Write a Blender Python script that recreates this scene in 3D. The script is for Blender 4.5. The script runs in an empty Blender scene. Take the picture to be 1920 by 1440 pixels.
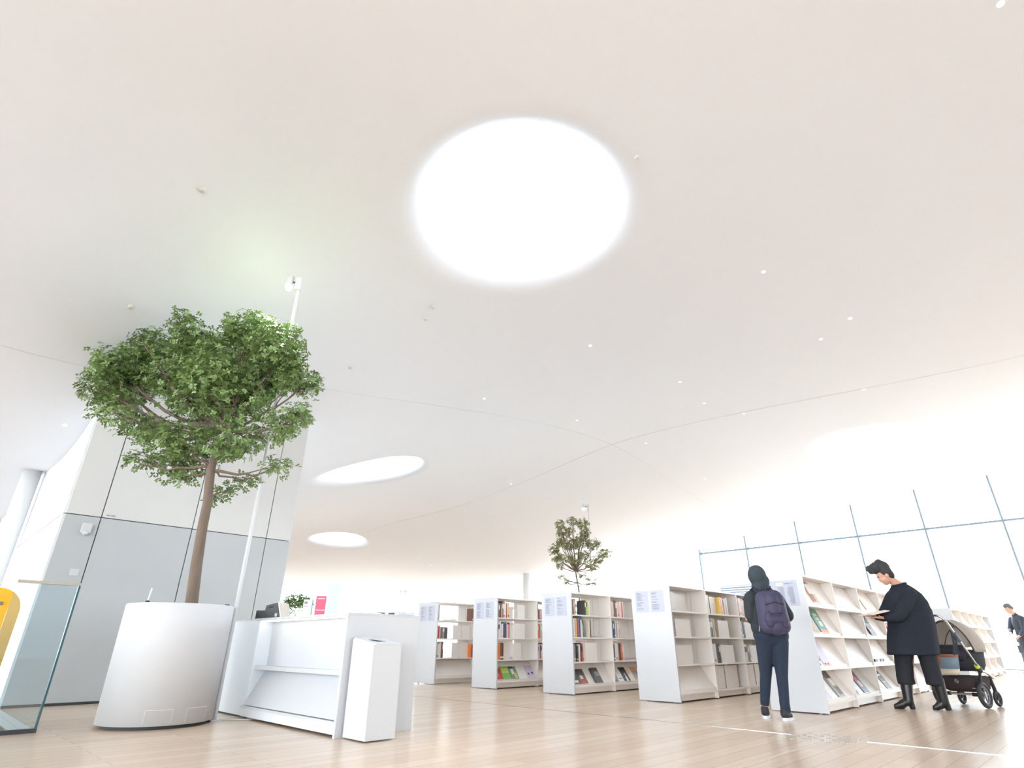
import bpy, bmesh, math, random
import numpy as np
from mathutils import Vector, Matrix, Euler

C = bpy.context.scene
COL = C.collection
S = 0.68                      # camera height in metres; most plan measures are multiples of it
# ------------------------------------------------------------------ camera
PITCH, ROLL, YAW = math.radians(24.98), math.radians(0.204), math.radians(44.85)
fw = Vector((math.cos(YAW), math.sin(YAW), 0)); rt = Vector((math.sin(YAW), -math.cos(YAW), 0)); zz = Vector((0, 0, 1))
F = fw * math.cos(PITCH) + zz * math.sin(PITCH)
U = -fw * math.sin(PITCH) + zz * math.cos(PITCH)
R2 = rt * math.cos(ROLL) + U * math.sin(ROLL)
U2 = -rt * math.sin(ROLL) + U * math.cos(ROLL)
cam = bpy.data.cameras.new('camera'); cam_o = bpy.data.objects.new('camera', cam); COL.objects.link(cam_o)
cam.sensor_fit = 'HORIZONTAL'; cam.sensor_width = 36.0; cam.lens = 1051.1 / 1920 * 36.0
cam.clip_start = 0.05; cam.clip_end = 400
M = Matrix.Identity(4)
for i in range(3):
    M[i][0] = R2[i]; M[i][1] = U2[i]; M[i][2] = -F[i]
M[2][3] = S
cam_o.matrix_world = M
C.camera = cam_o
# ------------------------------------------------------------------ daylight: bright overcast world and a low veiled sun
world = bpy.data.worlds.new('daylight'); C.world = world; world.use_nodes = True
nt = world.node_tree; nt.nodes.clear()
wo = nt.nodes.new('ShaderNodeOutputWorld'); bg = nt.nodes.new('ShaderNodeBackground')
tc = nt.nodes.new('ShaderNodeTexCoord'); sx = nt.nodes.new('ShaderNodeSeparateXYZ'); cr = nt.nodes.new('ShaderNodeValToRGB')
mr = nt.nodes.new('ShaderNodeMapRange')
nt.links.new(tc.outputs['Generated'], sx.inputs[0]); nt.links.new(sx.outputs['Z'], mr.inputs['Value'])
mr.inputs['From Min'].default_value = -0.25; mr.inputs['From Max'].default_value = 0.6
nt.links.new(mr.outputs[0], cr.inputs[0]); nt.links.new(cr.outputs[0], bg.inputs[0]); nt.links.new(bg.outputs[0], wo.inputs[0])
cr.color_ramp.elements[0].position = 0.0; cr.color_ramp.elements[0].color = (0.80, 0.84, 0.90, 1)
cr.color_ramp.elements[1].position = 1.0; cr.color_ramp.elements[1].color = (0.78, 0.90, 1.0, 1)
e = cr.color_ramp.elements.new(0.30); e.color = (0.88, 0.95, 1.0, 1)
bg.inputs[1].default_value = 6.0
sun = bpy.data.lights.new('sun', 'SUN'); sun.energy = 16.0; sun.angle = math.radians(1.5); sun.color = (1.0, 0.985, 0.975)
sun_o = bpy.data.objects.new('sun', sun); COL.objects.link(sun_o)
sd = Vector((0.486, 0.455, 0.746)).normalized()
sun_o.rotation_euler = sd.to_track_quat('Z', 'Y').to_euler()
C.view_settings.view_transform = 'Standard'; C.view_settings.look = 'None'
C.view_settings.gamma = 1.0; C.view_settings.use_curve_mapping = False
C.view_settings.exposure = 0.99
C.cycles.use_denoising = True
C.cycles.max_bounces = 12; C.cycles.diffuse_bounces = 7; C.cycles.glossy_bounces = 4
C.cycles.transmission_bounces = 6; C.cycles.transparent_max_bounces = 16
C.cycles.sample_clamp_indirect = 6.0
C.cycles.caustics_reflective = False; C.cycles.caustics_refractive = False

# ------------------------------------------------------------------ materials
def lin(c):
    return tuple(((v / 255) / 12.92 if v <= 10.3 else ((v / 255 + 0.055) / 1.055) ** 2.4) for v in c)
MATS = {}
def mat(name, rgb, rough=0.5, metal=0.0, var=0.06, scale=6.0, bump=0.0, spec=0.5, stretch=None, sheen=0.0):
    if name in MATS: return MATS[name]
    m = bpy.data.materials.new(name); m.use_nodes = True
    n = m.node_tree.nodes; l = m.node_tree.links
    b = n['Principled BSDF']
    c = lin(rgb)
    tcn = n.new('ShaderNodeTexCoord'); ns = n.new('ShaderNodeTexNoise'); mx = n.new('ShaderNodeMix'); mx.data_type = 'RGBA'
    src = tcn.outputs['Object']
    if stretch:
        mp = n.new('ShaderNodeMapping'); mp.inputs['Scale'].default_value = stretch; l.new(src, mp.inputs[0]); src = mp.outputs[0]
    l.new(src, ns.inputs['Vector']); ns.inputs['Scale'].default_value = scale; ns.inputs['Detail'].default_value = 4
    mx.inputs[6].default_value = tuple(max(0, v * (1 - var)) for v in c) + (1,)
    mx.inputs[7].default_value = tuple(min(1, v * (1 + var)) for v in c) + (1,)
    l.new(ns.outputs['Fac'], mx.inputs[0]); l.new(mx.outputs[2], b.inputs['Base Color'])
    b.inputs['Roughness'].default_value = rough; b.inputs['Metallic'].default_value = metal
    b.inputs['Specular IOR Level'].default_value = spec
    if sheen: b.inputs['Sheen Weight'].default_value = sheen
    if bump:
        bp = n.new('ShaderNodeBump'); bp.inputs['Strength'].default_value = bump; bp.inputs['Distance'].default_value = 0.02
        l.new(ns.outputs['Fac'], bp.inputs['Height']); l.new(bp.outputs[0], b.inputs['Normal'])
    MATS[name] = m
    return m
def emit(name, rgb, strength):
    if name in MATS: return MATS[name]
    m = bpy.data.materials.new(name); m.use_nodes = True
    n = m.node_tree.nodes; b = n['Principled BSDF']
    b.inputs['Base Color'].default_value = lin(rgb) + (1,)
    b.inputs['Emission Color'].default_value = lin(rgb) + (1,); b.inputs['Emission Strength'].default_value = strength
    MATS[name] = m; return m
def glass(name, tint, refl=0.08):
    m = bpy.data.materials.new(name); m.use_nodes = True
    n = m.node_tree.nodes; l = m.node_tree.links; n.clear()
    o = n.new('ShaderNodeOutputMaterial'); t = n.new('ShaderNodeBsdfTransparent'); g = n.new('ShaderNodeBsdfGlossy'); mx = n.new('ShaderNodeMixShader')
    lw = n.new('ShaderNodeLayerWeight'); lw.inputs[0].default_value = 0.25
    ma = n.new('ShaderNodeMath'); ma.operation = 'MULTIPLY_ADD'; ma.inputs[1].default_value = 0.6; ma.inputs[2].default_value = refl
    t.inputs[0].default_value = tint + (1,); g.inputs['Roughness'].default_value = 0.02
    l.new(lw.outputs['Facing'], ma.inputs[0]); l.new(ma.outputs[0], mx.inputs[0]); l.new(t.outputs[0], mx.inputs[1]); l.new(g.outputs[0], mx.inputs[2]); l.new(mx.outputs[0], o.inputs[0])
    MATS[name] = m; return m

def floor_material():
    m = bpy.data.materials.new('oak_planks'); m.use_nodes = True
    n = m.node_tree.nodes; l = m.node_tree.links; b = n['Principled BSDF']
    t = n.new('ShaderNodeTexCoord')
    br = n.new('ShaderNodeTexBrick'); l.new(t.outputs['Object'], br.inputs['Vector'])
    br.offset = 0.37; br.offset_frequency = 2; br.squash = 1.0
    br.inputs['Color1'].default_value = lin((222, 201, 180)) + (1,); br.inputs['Color2'].default_value = lin((213, 190, 168)) + (1,)
    br.inputs['Mortar'].default_value = lin((172, 148, 126)) + (1,)
    br.inputs['Scale'].default_value = 1.0; br.inputs['Mortar Size'].default_value = 0.0022; br.inputs['Mortar Smooth'].default_value = 0.3
    br.inputs['Bias'].default_value = 0.0; br.inputs['Brick Width'].default_value = 1.9; br.inputs['Row Height'].default_value = 0.145
    mp = n.new('ShaderNodeMapping'); mp.inputs['Scale'].default_value = (0.7, 14, 1); l.new(t.outputs['Object'], mp.inputs[0])
    ns = n.new('ShaderNodeTexNoise'); ns.inputs['Scale'].default_value = 1.6; ns.inputs['Detail'].default_value = 6; l.new(mp.outputs[0], ns.inputs['Vector'])
    mx = n.new('ShaderNodeMix'); mx.data_type = 'RGBA'; mx.blend_type = 'MULTIPLY'; mx.inputs[0].default_value = 0.10
    rp = n.new('ShaderNodeValToRGB'); rp.color_ramp.elements[0].position = 0.3; rp.color_ramp.elements[0].color = (0.82, 0.79, 0.76, 1)
    rp.color_ramp.elements[1].position = 0.65; rp.color_ramp.elements[1].color = (1, 1, 1, 1)
    l.new(ns.outputs['Fac'], rp.inputs[0]); l.new(br.outputs['Color'], mx.inputs[6]); l.new(rp.outputs[0], mx.inputs[7])
    l.new(mx.outputs[2], b.inputs['Base Color'])
    rr = n.new('ShaderNodeMapRange'); rr.inputs['To Min'].default_value = 0.22; rr.inputs['To Max'].default_value = 0.28
    l.new(ns.outputs['Fac'], rr.inputs[0]); l.new(rr.outputs[0], b.inputs['Roughness'])
    bp = n.new('ShaderNodeBump'); bp.inputs['Strength'].default_value = 0.15; bp.inputs['Distance'].default_value = 0.004
    l.new(br.outputs['Fac'], bp.inputs['Height']); bp.invert = True; l.new(bp.outputs[0], b.inputs['Normal'])
    b.inputs['Specular IOR Level'].default_value = 0.55
    return m

WHITE = mat('white_laminate', (202, 205, 209), 0.35, var=0.015)
SHELFW = mat('warm_lit_shelf_board', (233, 227, 221), 0.4, var=0.015)  # warm light inside the bookcases is put into the board colour
SATIN = mat('satin_white_paint', (202, 205, 208), 0.55, var=0.01)
PAPER = mat('white_paper', (222, 224, 228), 0.6, var=0.02)
GREYTXT = mat('grey_print', (138, 140, 152), 0.7)
BLACK = mat('black_plastic', (32, 34, 38), 0.4)
DARK = mat('dark_gap', (58, 60, 62), 0.7)
STEEL = mat('brushed_steel', (190, 192, 194), 0.28, metal=0.9)
CEIL = mat('white_ceiling_paint', (223, 229, 237), 0.85, var=0.012, scale=1.2)

# ------------------------------------------------------------------ mesh helpers
class MB:
    def __init__(s): s.v = []; s.f = []
    def add(s, vs, fs):
        k = len(s.v); s.v += [tuple(v) for v in vs]; s.f += [tuple(i + k for i in f) for f in fs]; return s
    def box(s, a, b, mtx=None):
        x0, y0, z0 = a; x1, y1, z1 = b
        vs = [(x0, y0, z0), (x1, y0, z0), (x1, y1, z0), (x0, y1, z0), (x0, y0, z1), (x1, y0, z1), (x1, y1, z1), (x0, y1, z1)]
        if mtx: vs = [tuple(mtx @ Vector(v)) for v in vs]
        return s.add(vs, [(3, 2, 1, 0), (4, 5, 6, 7), (0, 1, 5, 4), (1, 2, 6, 5), (2, 3, 7, 6), (3, 0, 4, 7)])
    def prism(s, poly, axis, a, b):          # poly of 2-D points swept along an axis
        def p3(p, t): return {'x': (t, p[0], p[1]), 'y': (p[0], t, p[1]), 'z': (p[0], p[1], t)}[axis]
        n = len(poly); vs = [p3(p, a) for p in poly] + [p3(p, b) for p in poly]
        fs = [tuple(range(n))[::-1], tuple(range(n, 2 * n))] + [(i, (i + 1) % n, n + (i + 1) % n, n + i) for i in range(n)]
        return s.add(vs, fs)
    def lathe(s, prof, n=32, c=(0, 0), caps=True):
        k = len(prof); vs = []; fs = []
        for i in range(n):
            a = 2 * math.pi * i / n
            for r, z in prof: vs.append((c[0] + r * math.cos(a), c[1] + r * math.sin(a), z))
        for i in range(n):
            j = (i + 1) % n
            for q in range(k - 1): fs.append((i * k + q, j * k + q, j * k + q + 1, i * k + q + 1))
        if caps:
            fs.append(tuple(i * k for i in range(n))[::-1]); fs.append(tuple(i * k + k - 1 for i in range(n)))
        return s.add(vs, fs)
    def tube(s, pts, rad, n=10, caps=True):
        pts = [Vector(p) for p in pts]; m = len(pts)
        rad = rad if isinstance(rad, (list, tuple)) else [rad] * m
        vs = []; fs = []; ref = None
        for i, p in enumerate(pts):
            t = (pts[min(i + 1, m - 1)] - pts[max(i - 1, 0)]).normalized()
            if ref is None: ref = t.orthogonal().normalized()
            ref = (ref - t * ref.dot(t)).normalized(); bi = t.cross(ref)
            for q in range(n):
                a = 2 * math.pi * q / n; vs.append(p + (ref * math.cos(a) + bi * math.sin(a)) * rad[i])
        for i in range(m - 1):
            for q in range(n):
                w = (q + 1) % n; fs.append((i * n + q, i * n + w, (i + 1) * n + w, (i + 1) * n + q))
        if caps: fs.append(tuple(range(n))[::-1]); fs.append(tuple((m - 1) * n + q for q in range(n)))
        return s.add(vs, fs)
    def strip(s, pts, w, th, side=Vector((0, 0, 1))):   # flat band of width w along points
        pts = [Vector(p) for p in pts]; m = len(pts); vs = []; fs = []
        for i, p in enumerate(pts):
            t = (pts[min(i + 1, m - 1)] - pts[max(i - 1, 0)]).normalized()
            sd_ = (side - t * side.dot(t)).normalized(); nn = t.cross(sd_)
            for a, b in ((-1, -1), (1, -1), (1, 1), (-1, 1)): vs.append(p + sd_ * a * w / 2 + nn * b * th / 2)
        for i in range(m - 1):
            for q in range(4):
                r_ = (q + 1) % 4; fs.append((i * 4 + q, i * 4 + r_, i * 4 + 4 + r_, i * 4 + 4 + q))
        fs.append((3, 2, 1, 0)); fs.append(tuple((m - 1) * 4 + q for q in range(4)))
        return s.add(vs, fs)
    def ball(s, c, r, n=12, k=8):
        rx, ry, rz = (r, r, r) if not isinstance(r, (tuple, list)) else r
        vs = [(c[0], c[1], c[2] - rz)]; fs = []
        for i in range(1, k):
            a = math.pi * i / k - math.pi / 2
            for q in range(n):
                b = 2 * math.pi * q / n; vs.append((c[0] + rx * math.cos(a) * math.cos(b), c[1] + ry * math.cos(a) * math.sin(b), c[2] + rz * math.sin(a)))
        vs.append((c[0], c[1], c[2] + rz))
        for q in range(n): fs.append((0, 1 + (q + 1) % n, 1 + q))
        for i in range(k - 2):
            for q in range(n):
                w = (q + 1) % n; fs.append((1 + i * n + q, 1 + i * n + w, 1 + (i + 1) * n + w, 1 + (i + 1) * n + q))
        t = len(vs) - 1; o = 1 + (k - 2) * n
        for q in range(n): fs.append((o + q, o + (q + 1) % n, t))
        return s.add(vs, fs)
    def cap(s, a, b, ra, rb, n=14):          # tapered capsule between two joints
        a = Vector(a); b = Vector(b); d = b - a; L = d.length; t = d.normalized() if L > 1e-6 else Vector((0, 0, 1))
        pts = []; rad = []
        for i in range(5):
            an = math.pi / 2 * (1 - i / 4); pts.append(a - t * ra * math.sin(an)); rad.append(max(1e-3, ra * math.cos(an)))
        for i in range(5):
            an = math.pi / 2 * (i / 4); pts.append(b + t * rb * math.sin(an)); rad.append(max(1e-3, rb * math.cos(an)))
        return s.tube(pts, rad, n)
    def mesh(s, name, m=None, smooth=False):
        me = bpy.data.meshes.new(name); me.from_pydata(s.v, [], s.f); me.update()
        if m: me.materials.append(m)
        if smooth: me.polygons.foreach_set('use_smooth', [True] * len(me.polygons))
        return me
    def build(s, name, m, parent=None, loc=None, rotz=0, smooth=False, bevel=0):
        return link(name, s.mesh(name, m, smooth), parent, loc, rotz, bevel)
def link(name, me, parent=None, loc=None, rotz=0, bevel=0):
    o = bpy.data.objects.new(name, me); COL.objects.link(o)
    if parent: o.parent = parent
    if loc is not None: o.location = loc
    if rotz: o.rotation_euler = (0, 0, rotz)
    if bevel:
        b = o.modifiers.new('bevel', 'BEVEL'); b.width = bevel; b.segments = 2; b.limit_method = 'ANGLE'
    return o
def tag(o, label, cat, group=None, kind=None):
    o['label'] = label; o['category'] = cat
    if group: o['group'] = group
    if kind: o['kind'] = kind
    return o
def thing(name, label, cat, loc=(0, 0, 0), rotz=0, group=None, rot=None):
    o = bpy.data.objects.new(name, None); COL.objects.link(o); o.empty_display_size = 0.1
    o.location = loc; o.rotation_euler = rot if rot else (0, 0, rotz)
    return tag(o, label, cat, group)
def struct(o, label=None):
    o['kind'] = 'structure'
    if label: o['label'] = label
    return o
def organic(mb, name, m, parent=None, loc=None, rotz=0, vox=0.012, smooth=6, fac=0.5):
    """closed overlapping shapes fused into one continuous skin"""
    me = mb.mesh(name, m); o = bpy.data.objects.new('tmp', me); COL.objects.link(o)
    r = o.modifiers.new('r', 'REMESH'); r.mode = 'VOXEL'; r.voxel_size = vox; r.use_smooth_shade = True
    if smooth:
        sm = o.modifiers.new('s', 'SMOOTH'); sm.factor = fac; sm.iterations = smooth
    dg = bpy.context.evaluated_depsgraph_get(); dg.update()
    new = bpy.data.meshes.new_from_object(o.evaluated_get(dg)); new.name = name
    bpy.data.objects.remove(o); bpy.data.meshes.remove(me)
    new.materials.clear(); new.materials.append(m)
    new.polygons.foreach_set('use_smooth', [True] * len(new.polygons))
    return link(name, new, parent, loc, rotz)
def P(x, y, z=0): return (x * S, y * S, z * S)
# ------------------------------------------------------------------ setting
# ceiling: one continuous undulating sheet, height interpolated through measured points (units of S)
CP = np.array([(3.6,9.7,8.4),(1.64,13.75,5.46),(6.15,13.75,6.5),(6,12.9,7.1),(18.9,12.7,8.7),(29,12.4,7.3),(18.9,-.3,8.0),(18.5,29,7.6),
(38,1,9.2),(38,5.9,8.98),(38,9.2,8.68),(38,12.4,8.14),(38,15.8,7.65),(38,19,7.12),(38,22.3,6.6),(38,25.2,6.1),(38,27.7,5.8),(38,32,5.4),(38,42,5.07),(38,50,5.3),(38,61.6,6.1),
(33,75,7.4),(20,75,8),(1.635,21.4,5.43),(1,27,5.2),(-5,25,5.4),(0,0,9.2),(6,5.5,9.0),(-12,0,8.8),(-12,13,7),(15,-12,8.6),(38,-10,9),(38,-25,8.5),(-25,-25,8.5),(-25,40,6.5),(0,75,7.5),(0,50,6.5),
(29,27.5,5.5),(31,45,5.6)], float)
def tps(r2): return np.where(r2 > 1e-9, .5 * r2 * np.log(np.maximum(r2, 1e-9)), 0)
_P = CP[:, :2]; _n = len(_P)
_A = np.zeros((_n + 3, _n + 3)); _A[:_n, :_n] = tps(((_P[:, None] - _P[None]) ** 2).sum(-1)) + np.eye(_n) * 2.0
_A[:_n, _n] = 1; _A[:_n, _n + 1:] = _P; _A[_n, :_n] = 1; _A[_n + 1:, :_n] = _P.T
_W = np.linalg.solve(_A, np.r_[CP[:, 2], 0, 0, 0])
def zc(x, y):                              # metres in, metres out
    x = np.asarray(x, float) / S; y = np.asarray(y, float) / S
    r2 = (x[..., None] - _P[:, 0]) ** 2 + (y[..., None] - _P[:, 1]) ** 2
    return (tps(r2) @ _W[:_n] + _W[_n] + _W[_n + 1] * x + _W[_n + 2] * y) * S
X0, X1, Y0, Y1 = -21.0, 25.84, -26.0, 51.0
SKY = [((4.40, 4.20), 1.30), ((16.6, 3.2), 1.16), ((7.6, 12.75), 1.16), ((12.6, 23.3), 1.05), ((20.1, 31.6), 1.1)]
def ceiling():
    st = 0.2
    xs = np.linspace(X0, X1, int(round((X1 - X0) / st)) + 1); ys = np.linspace(Y0, Y1, int(round((Y1 - Y0) / st)) + 1)
    gx, gy = np.meshgrid(xs, ys, indexing='ij'); gz = zc(gx, gy)
    keep = np.ones(gx.shape, bool)
    for (cx, cy), r in SKY: keep &= np.hypot(gx - cx, gy - cy) > r * 1.27
    ny = len(ys)
    vs = np.stack([gx, gy, gz], -1).reshape(-1, 3)
    top = vs + [0, 0, 0.25]
    fs = []
    for i in range(len(xs) - 1):
        for j in range(ny - 1):
            if keep[i, j] and keep[i + 1, j] and keep[i, j + 1] and keep[i + 1, j + 1]:
                a = i * ny + j; fs.append((a, a + 1, a + ny + 1, a + ny))
    nv = len(vs)
    ft = [tuple(q + nv for q in f[::-1]) for f in fs]
    me = bpy.data.meshes.new('ceiling'); me.from_pydata([tuple(v) for v in vs] + [tuple(v) for v in top], [], fs + ft); me.update()
    me.materials.append(CEIL); me.polygons.foreach_set('use_smooth', [True] * len(me.polygons))
    o = link('ceiling', me); struct(o, 'smooth white undulating ceiling with round skylights')
    # fine movement joints
    mb = MB()
    ts = np.arange(5.0 * S, 38 * S, .3); 
    mb.strip([(t, 12.85 * S, float(zc(t, 12.85 * S)) - .004) for t in ts],   .010, .003, Vector((0, 1, 0)))
    ts = np.arange(-14 * S, 60 * S, .3)
    mb.strip([(18.9 * S, t, float(zc(18.9 * S, t)) - .004) for t in ts],   .010, .003, Vector((1, 0, 0)))
    ts = np.arange(-20 * S, 5 * S, .3)
    mb.strip([(t, 12.85 * S, float(zc(t, 12.85 * S)) - .004) for t in ts],   .010, .003, Vector((0, 1, 0)))
    j = mb.build('joint_line', mat('joint_grey', (219, 218, 216), 0.8), o)
ceiling()
SKYGLASS = glass('skylight_glass', (0.97, 0.98, 1.0), 0.03)
for k, ((cx, cy), r) in enumerate(SKY):
    z0 = float(zc(cx, cy))
    t = bpy.data.objects.new('window_%d' % (k + 1), None); COL.objects.link(t); t.location = (cx, cy, z0); struct(t, 'round skylight in the white ceiling')
    n = 72; prof = [(1.52, None), (1.40, None), (1.28, None), (1.18, .035), (1.09, .10), (1.03, .20), (1.0, .34), (.985, .6), (.98, .95)]
    vs = []; fs = []
    for i in range(n):
        a = 2 * math.pi * i / n
        for q, (f_, dz) in enumerate(prof):
            x = cx + r * f_ * math.cos(a); y = cy + r * f_ * math.sin(a)
            base = float(zc(x, y)) - .002 if f_ > 1.1 else float(zc(cx + r * 1.1 * math.cos(a), cy + r * 1.1 * math.sin(a)))
            vs.append((x - cx, y - cy, base + (dz or 0) - z0))
    m_ = len(prof)
    for i in range(n):
        j = (i + 1) % n
        for q in range(m_ - 1): fs.append((i * m_ + q, i * m_ + q + 1, j * m_ + q + 1, j * m_ + q))
    mb = MB().add(vs, fs); mb.build('window_reveal', CEIL, t, smooth=True)
    mb = MB(); zt = max(v[2] for v in vs)
    mb.lathe([(0.01, zt + .02), (r * .99, zt + .02), (r * .99, zt + .05), (.01, zt + .05)], 48); mb.build('window_pane', SKYGLASS, t)

# floor
me = MB().box((X0, Y0, -0.2), (X1 + 0.4, Y1, 0)).build('floor', floor_material()); struct(me, 'pale oak plank floor')
wb_ = MB().box((X0, Y0 - .3, 0), (X1, Y0, 7.0)).build('wall_light_block', CEIL); struct(wb_, 'added unseen white wall holding back light from behind')  # out-of-view wall added to cut the daylight from behind the camera
# floor joints and guide strips
JOINT = mat('floor_joint_brown', (122, 104, 90), 0.5)
g_ = MB().box((8.29 * S - .006, 3.35 * S, 0), (8.29 * S + .006, 26 * S, .0015)).build('trim_1', JOINT); struct(g_, 'dark joint line across the oak floor')
g_ = MB().box((8.32 * S - .013, -6 * S, 0), (8.32 * S + .013, 2.45 * S, .003)).build('trim_2', STEEL); struct(g_, 'bright metal guide strip in the floor')
g_ = MB().box((-4 * S, 2.83 * S - .007, 0), (7.85 * S, 2.83 * S + .007, .002)).build('trim_3', mat('pale_strip', (198, 186, 172), 0.5)); struct(g_, 'pale thin guide strip in the floor')
g_ = MB().box((8.29 * S - .009, 3.3 * S, 0), (8.29 * S + .009, 6.0 * S, .0025)).build('trim_4', STEEL); struct(g_, 'thin metal guide strip ending at the studs')
studs = [(5.54,2.15),(5.68,2.15),(5.84,2.16),(5.74,2.08),(5.82,2.01),(5.61,2.08),(5.45,2.07),(5.39,2.01),(5.55,2.01),(5.68,2.01),(5.47,1.94),(5.62,1.94),(5.40,1.87),(5.76,1.94),(5.54,1.87),(5.69,1.87),(5.47,1.80),(5.83,1.87),(5.62,1.80),(5.42,1.74),(5.76,1.81),(5.55,1.73),(5.70,1.74),(5.84,1.74),(5.38,2.14)]
sm_ = MB().lathe([(.017, 0), (.016, .003), (.011, .006), (.003, .007)], 14).mesh('floor_stud', STEEL, True)
for x, y in studs:
    tag(link('floor_stud', sm_, loc=(x, y, 0)), 'small round metal tactile stud set in the oak floor', 'floor stud', 'tactile studs between the guide strips')

# grey clad core block
def core():
    xa, xb, ya, yb = 1.635 * S, 6.155 * S, 13.75 * S, 30 * S
    LOW = mat('grey_clad_panel', (182, 187, 190), 0.42, var=0.10, scale=1.1)
    UPP = mat('pale_clad_panel', (208, 209, 208), 0.5, var=0.04, scale=1.1)
    SID = mat('white_clad_side', (228, 233, 236), 0.35, var=0.03, scale=1.0)
    w = bpy.data.objects.new('wall_core', None); COL.objects.link(w); w.location = (xa, ya, 0); struct(w, 'grey clad block wall behind the planter')
    def zt(x): return float(zc(x, ya)) + .1
    mb = MB().box((.03, .03, 0), (xb - xa - .03, yb - ya, 5.0)); mb = MB()
    mb.prism([(.02, 0), (xb - xa - .02, 0), (xb - xa - .02, zt(xb)), (.02, zt(xa))], 'y', .02, .3)
    mb.build('core_wall', DARK, w)
    seams = [1.635, 2.221, 3.913, 5.557, 6.155]; zj = 3.283 * S; gp = .006
    for a, b in zip(seams[:-1], seams[1:]):
        a_, b_ = (a * S - xa) + gp, (b * S - xa) - gp
        MB().box((a_, 0, .03), (b_, .02, zj - gp)).build('wall_panel', LOW, w)
        MB().prism([(a_, zj + gp), (b_, zj + gp), (b_, zt(b * S)), (a_, zt(a * S))], 'y', 0, .02).build('wall_panel', UPP, w)
    for k in range(5):
        y0_, y1_ = .02 + k * 2.1, .02 + (k + 1) * 2.1 - .012
        MB().box((-.02, y0_, .03), (0.01, y1_, zj - gp)).build('wall_panel', SID, w)
        zz_ = [float(zc(xa, ya + y)) + .1 for y in (y0_, y1_)]
        MB().prism([(y0_, zj + gp), (y1_, zj + gp), (y1_, zz_[1]), (y0_, zz_[0])], 'x', -.02, .01).build('wall_panel', SID, w)
    zz_ = [float(zc(xb, ya + y)) + .1 for y in (.02, yb - ya)]
    MB().prism([(.02, 0), (yb - ya, 0), (yb - ya, zz_[1]), (.02, zz_[0])], 'x', xb - xa - .02, xb - xa).build('wall_panel', SID, w)
    MB().box((.01, -.005, 0), (xb - xa - .01, .0, .03)).build('baseboard', DARK, w)
core()
# things on that wall
t = thing('alarm_siren', 'white wall alarm box with domed lens high on grey panel', 'alarm', P(2.03, 13.75, 2.95))
MB().box((-.055, -.045, .0), (.055, 0, .125)).build('housing', SATIN, t, bevel=.006)
MB().ball((0, -.035, .0), (.04, .035, .03)).build('lens', mat('clear_lens', (205, 210, 214), 0.15), t, smooth=True)
t = tag(MB().box((-.052, -.012, 0), (.052, 0, .085)).build('wall_plate', SATIN, loc=P(2.055, 13.75, 2.165), bevel=.004), 'square white wall plate below the alarm box', 'wall plate')
t = tag(MB().box((-.05, -.004, 0), (-.012, 0, .018)).box((.0, -.004, 0), (.055, 0, .018)).build('wall_lettering', mat('small_grey_letters', (150, 152, 154), .5), loc=P(2.37, 13.75, 3.325)), 'tiny grey lettering just above the panel joint', 'lettering')

# columns
COLM = mat('white_column_paint', (226, 227, 228), 0.45, var=.01)
def column(name, x, y, r, label):
    h = float(zc(x, y)) + .05
    o = MB().lathe([(r, 0), (r, h)], 28).build(name, COLM, loc=(x, y, 0), smooth=False); struct(o, label)
    for p in o.data.polygons: p.use_smooth = len(p.vertices) == 4
column('column', 20.05, 18.95, .165, 'round white column behind the third bookcase')
for k, (dx, dy) in enumerate(((-.52, .45), (-.14, .12), (.22, -.2), (.5, -.45))):
    column('column', 21.4 + dx, 31.6 + dy, .13, 'slim white column in the far cluster beyond the counter')
column('column', 1.33 * S, 19.6 * S, .14, 'white column beside the pale side of the core block')
column('column', 7.0 * S, 40 * S, .12, 'slim far white column seen above the counter')

# glass facades: one window per bay
GL = glass('facade_glass', (0.80, 0.82, 0.82), 0.015)
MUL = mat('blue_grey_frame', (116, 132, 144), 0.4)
MULP = mat('glare_paled_frame', (196, 204, 210), 0.4)  # same frames farther off, window glare over them put into the colour
xf = 38 * S; zt_ = (1 + .153 * 38) * S
kx = 6
ybays = [(.067 + .0875 * i) * 38 * S for i in range(-9, 21)]
for ya, yb in zip(ybays[:-1], ybays[1:]):
    if yb > Y1: yb = Y1
    t = bpy.data.objects.new('window_%d' % kx, None); COL.objects.link(t); t.location = (xf, ya, 0); struct(t, 'full height facade window bay'); kx += 1
    za, zb = float(zc(xf, ya)), float(zc(xf, yb))
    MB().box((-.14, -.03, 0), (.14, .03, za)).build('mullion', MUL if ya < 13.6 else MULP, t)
    lo = min(zt_, za - .05, zb - .05)
    MB().box((.0, .03, .03), (.012, yb - ya - .03, lo)).build('window_pane', GL, t)
    if zt_ < min(za, zb) - .1:
        MB().box((-.08, .03, zt_ - .035), (.08, yb - ya - .03, zt_ + .035)).build('transom', MUL, t)
        MB().prism([(.03, zt_ + .03), (yb - ya - .03, zt_ + .03), (yb - ya - .03, zb), (.03, za)], 'x', 0, .012).build('window_pane', GL, t)
    MB().box((-.05, .02, 0), (.05, yb - ya - .02, .03)).build('window_sill', MUL, t)
xbays = np.linspace(X0, xf, 15)
for xa, xb in zip(xbays[:-1], xbays[1:]):
    t = bpy.data.objects.new('window_%d' % kx, None); COL.objects.link(t); t.location = (xa, Y1 - .1, 0); struct(t, 'far facade window bay'); kx += 1
    za, zb = float(zc(xa, Y1 - .1)), float(zc(xb, Y1 - .1))
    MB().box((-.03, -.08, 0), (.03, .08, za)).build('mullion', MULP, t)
    MB().prism([(.03, .03), (xb - xa - .03, .03), (xb - xa - .03, zb), (.03, za)], 'y', 0, .012).build('window_pane', GL, t)
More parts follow.
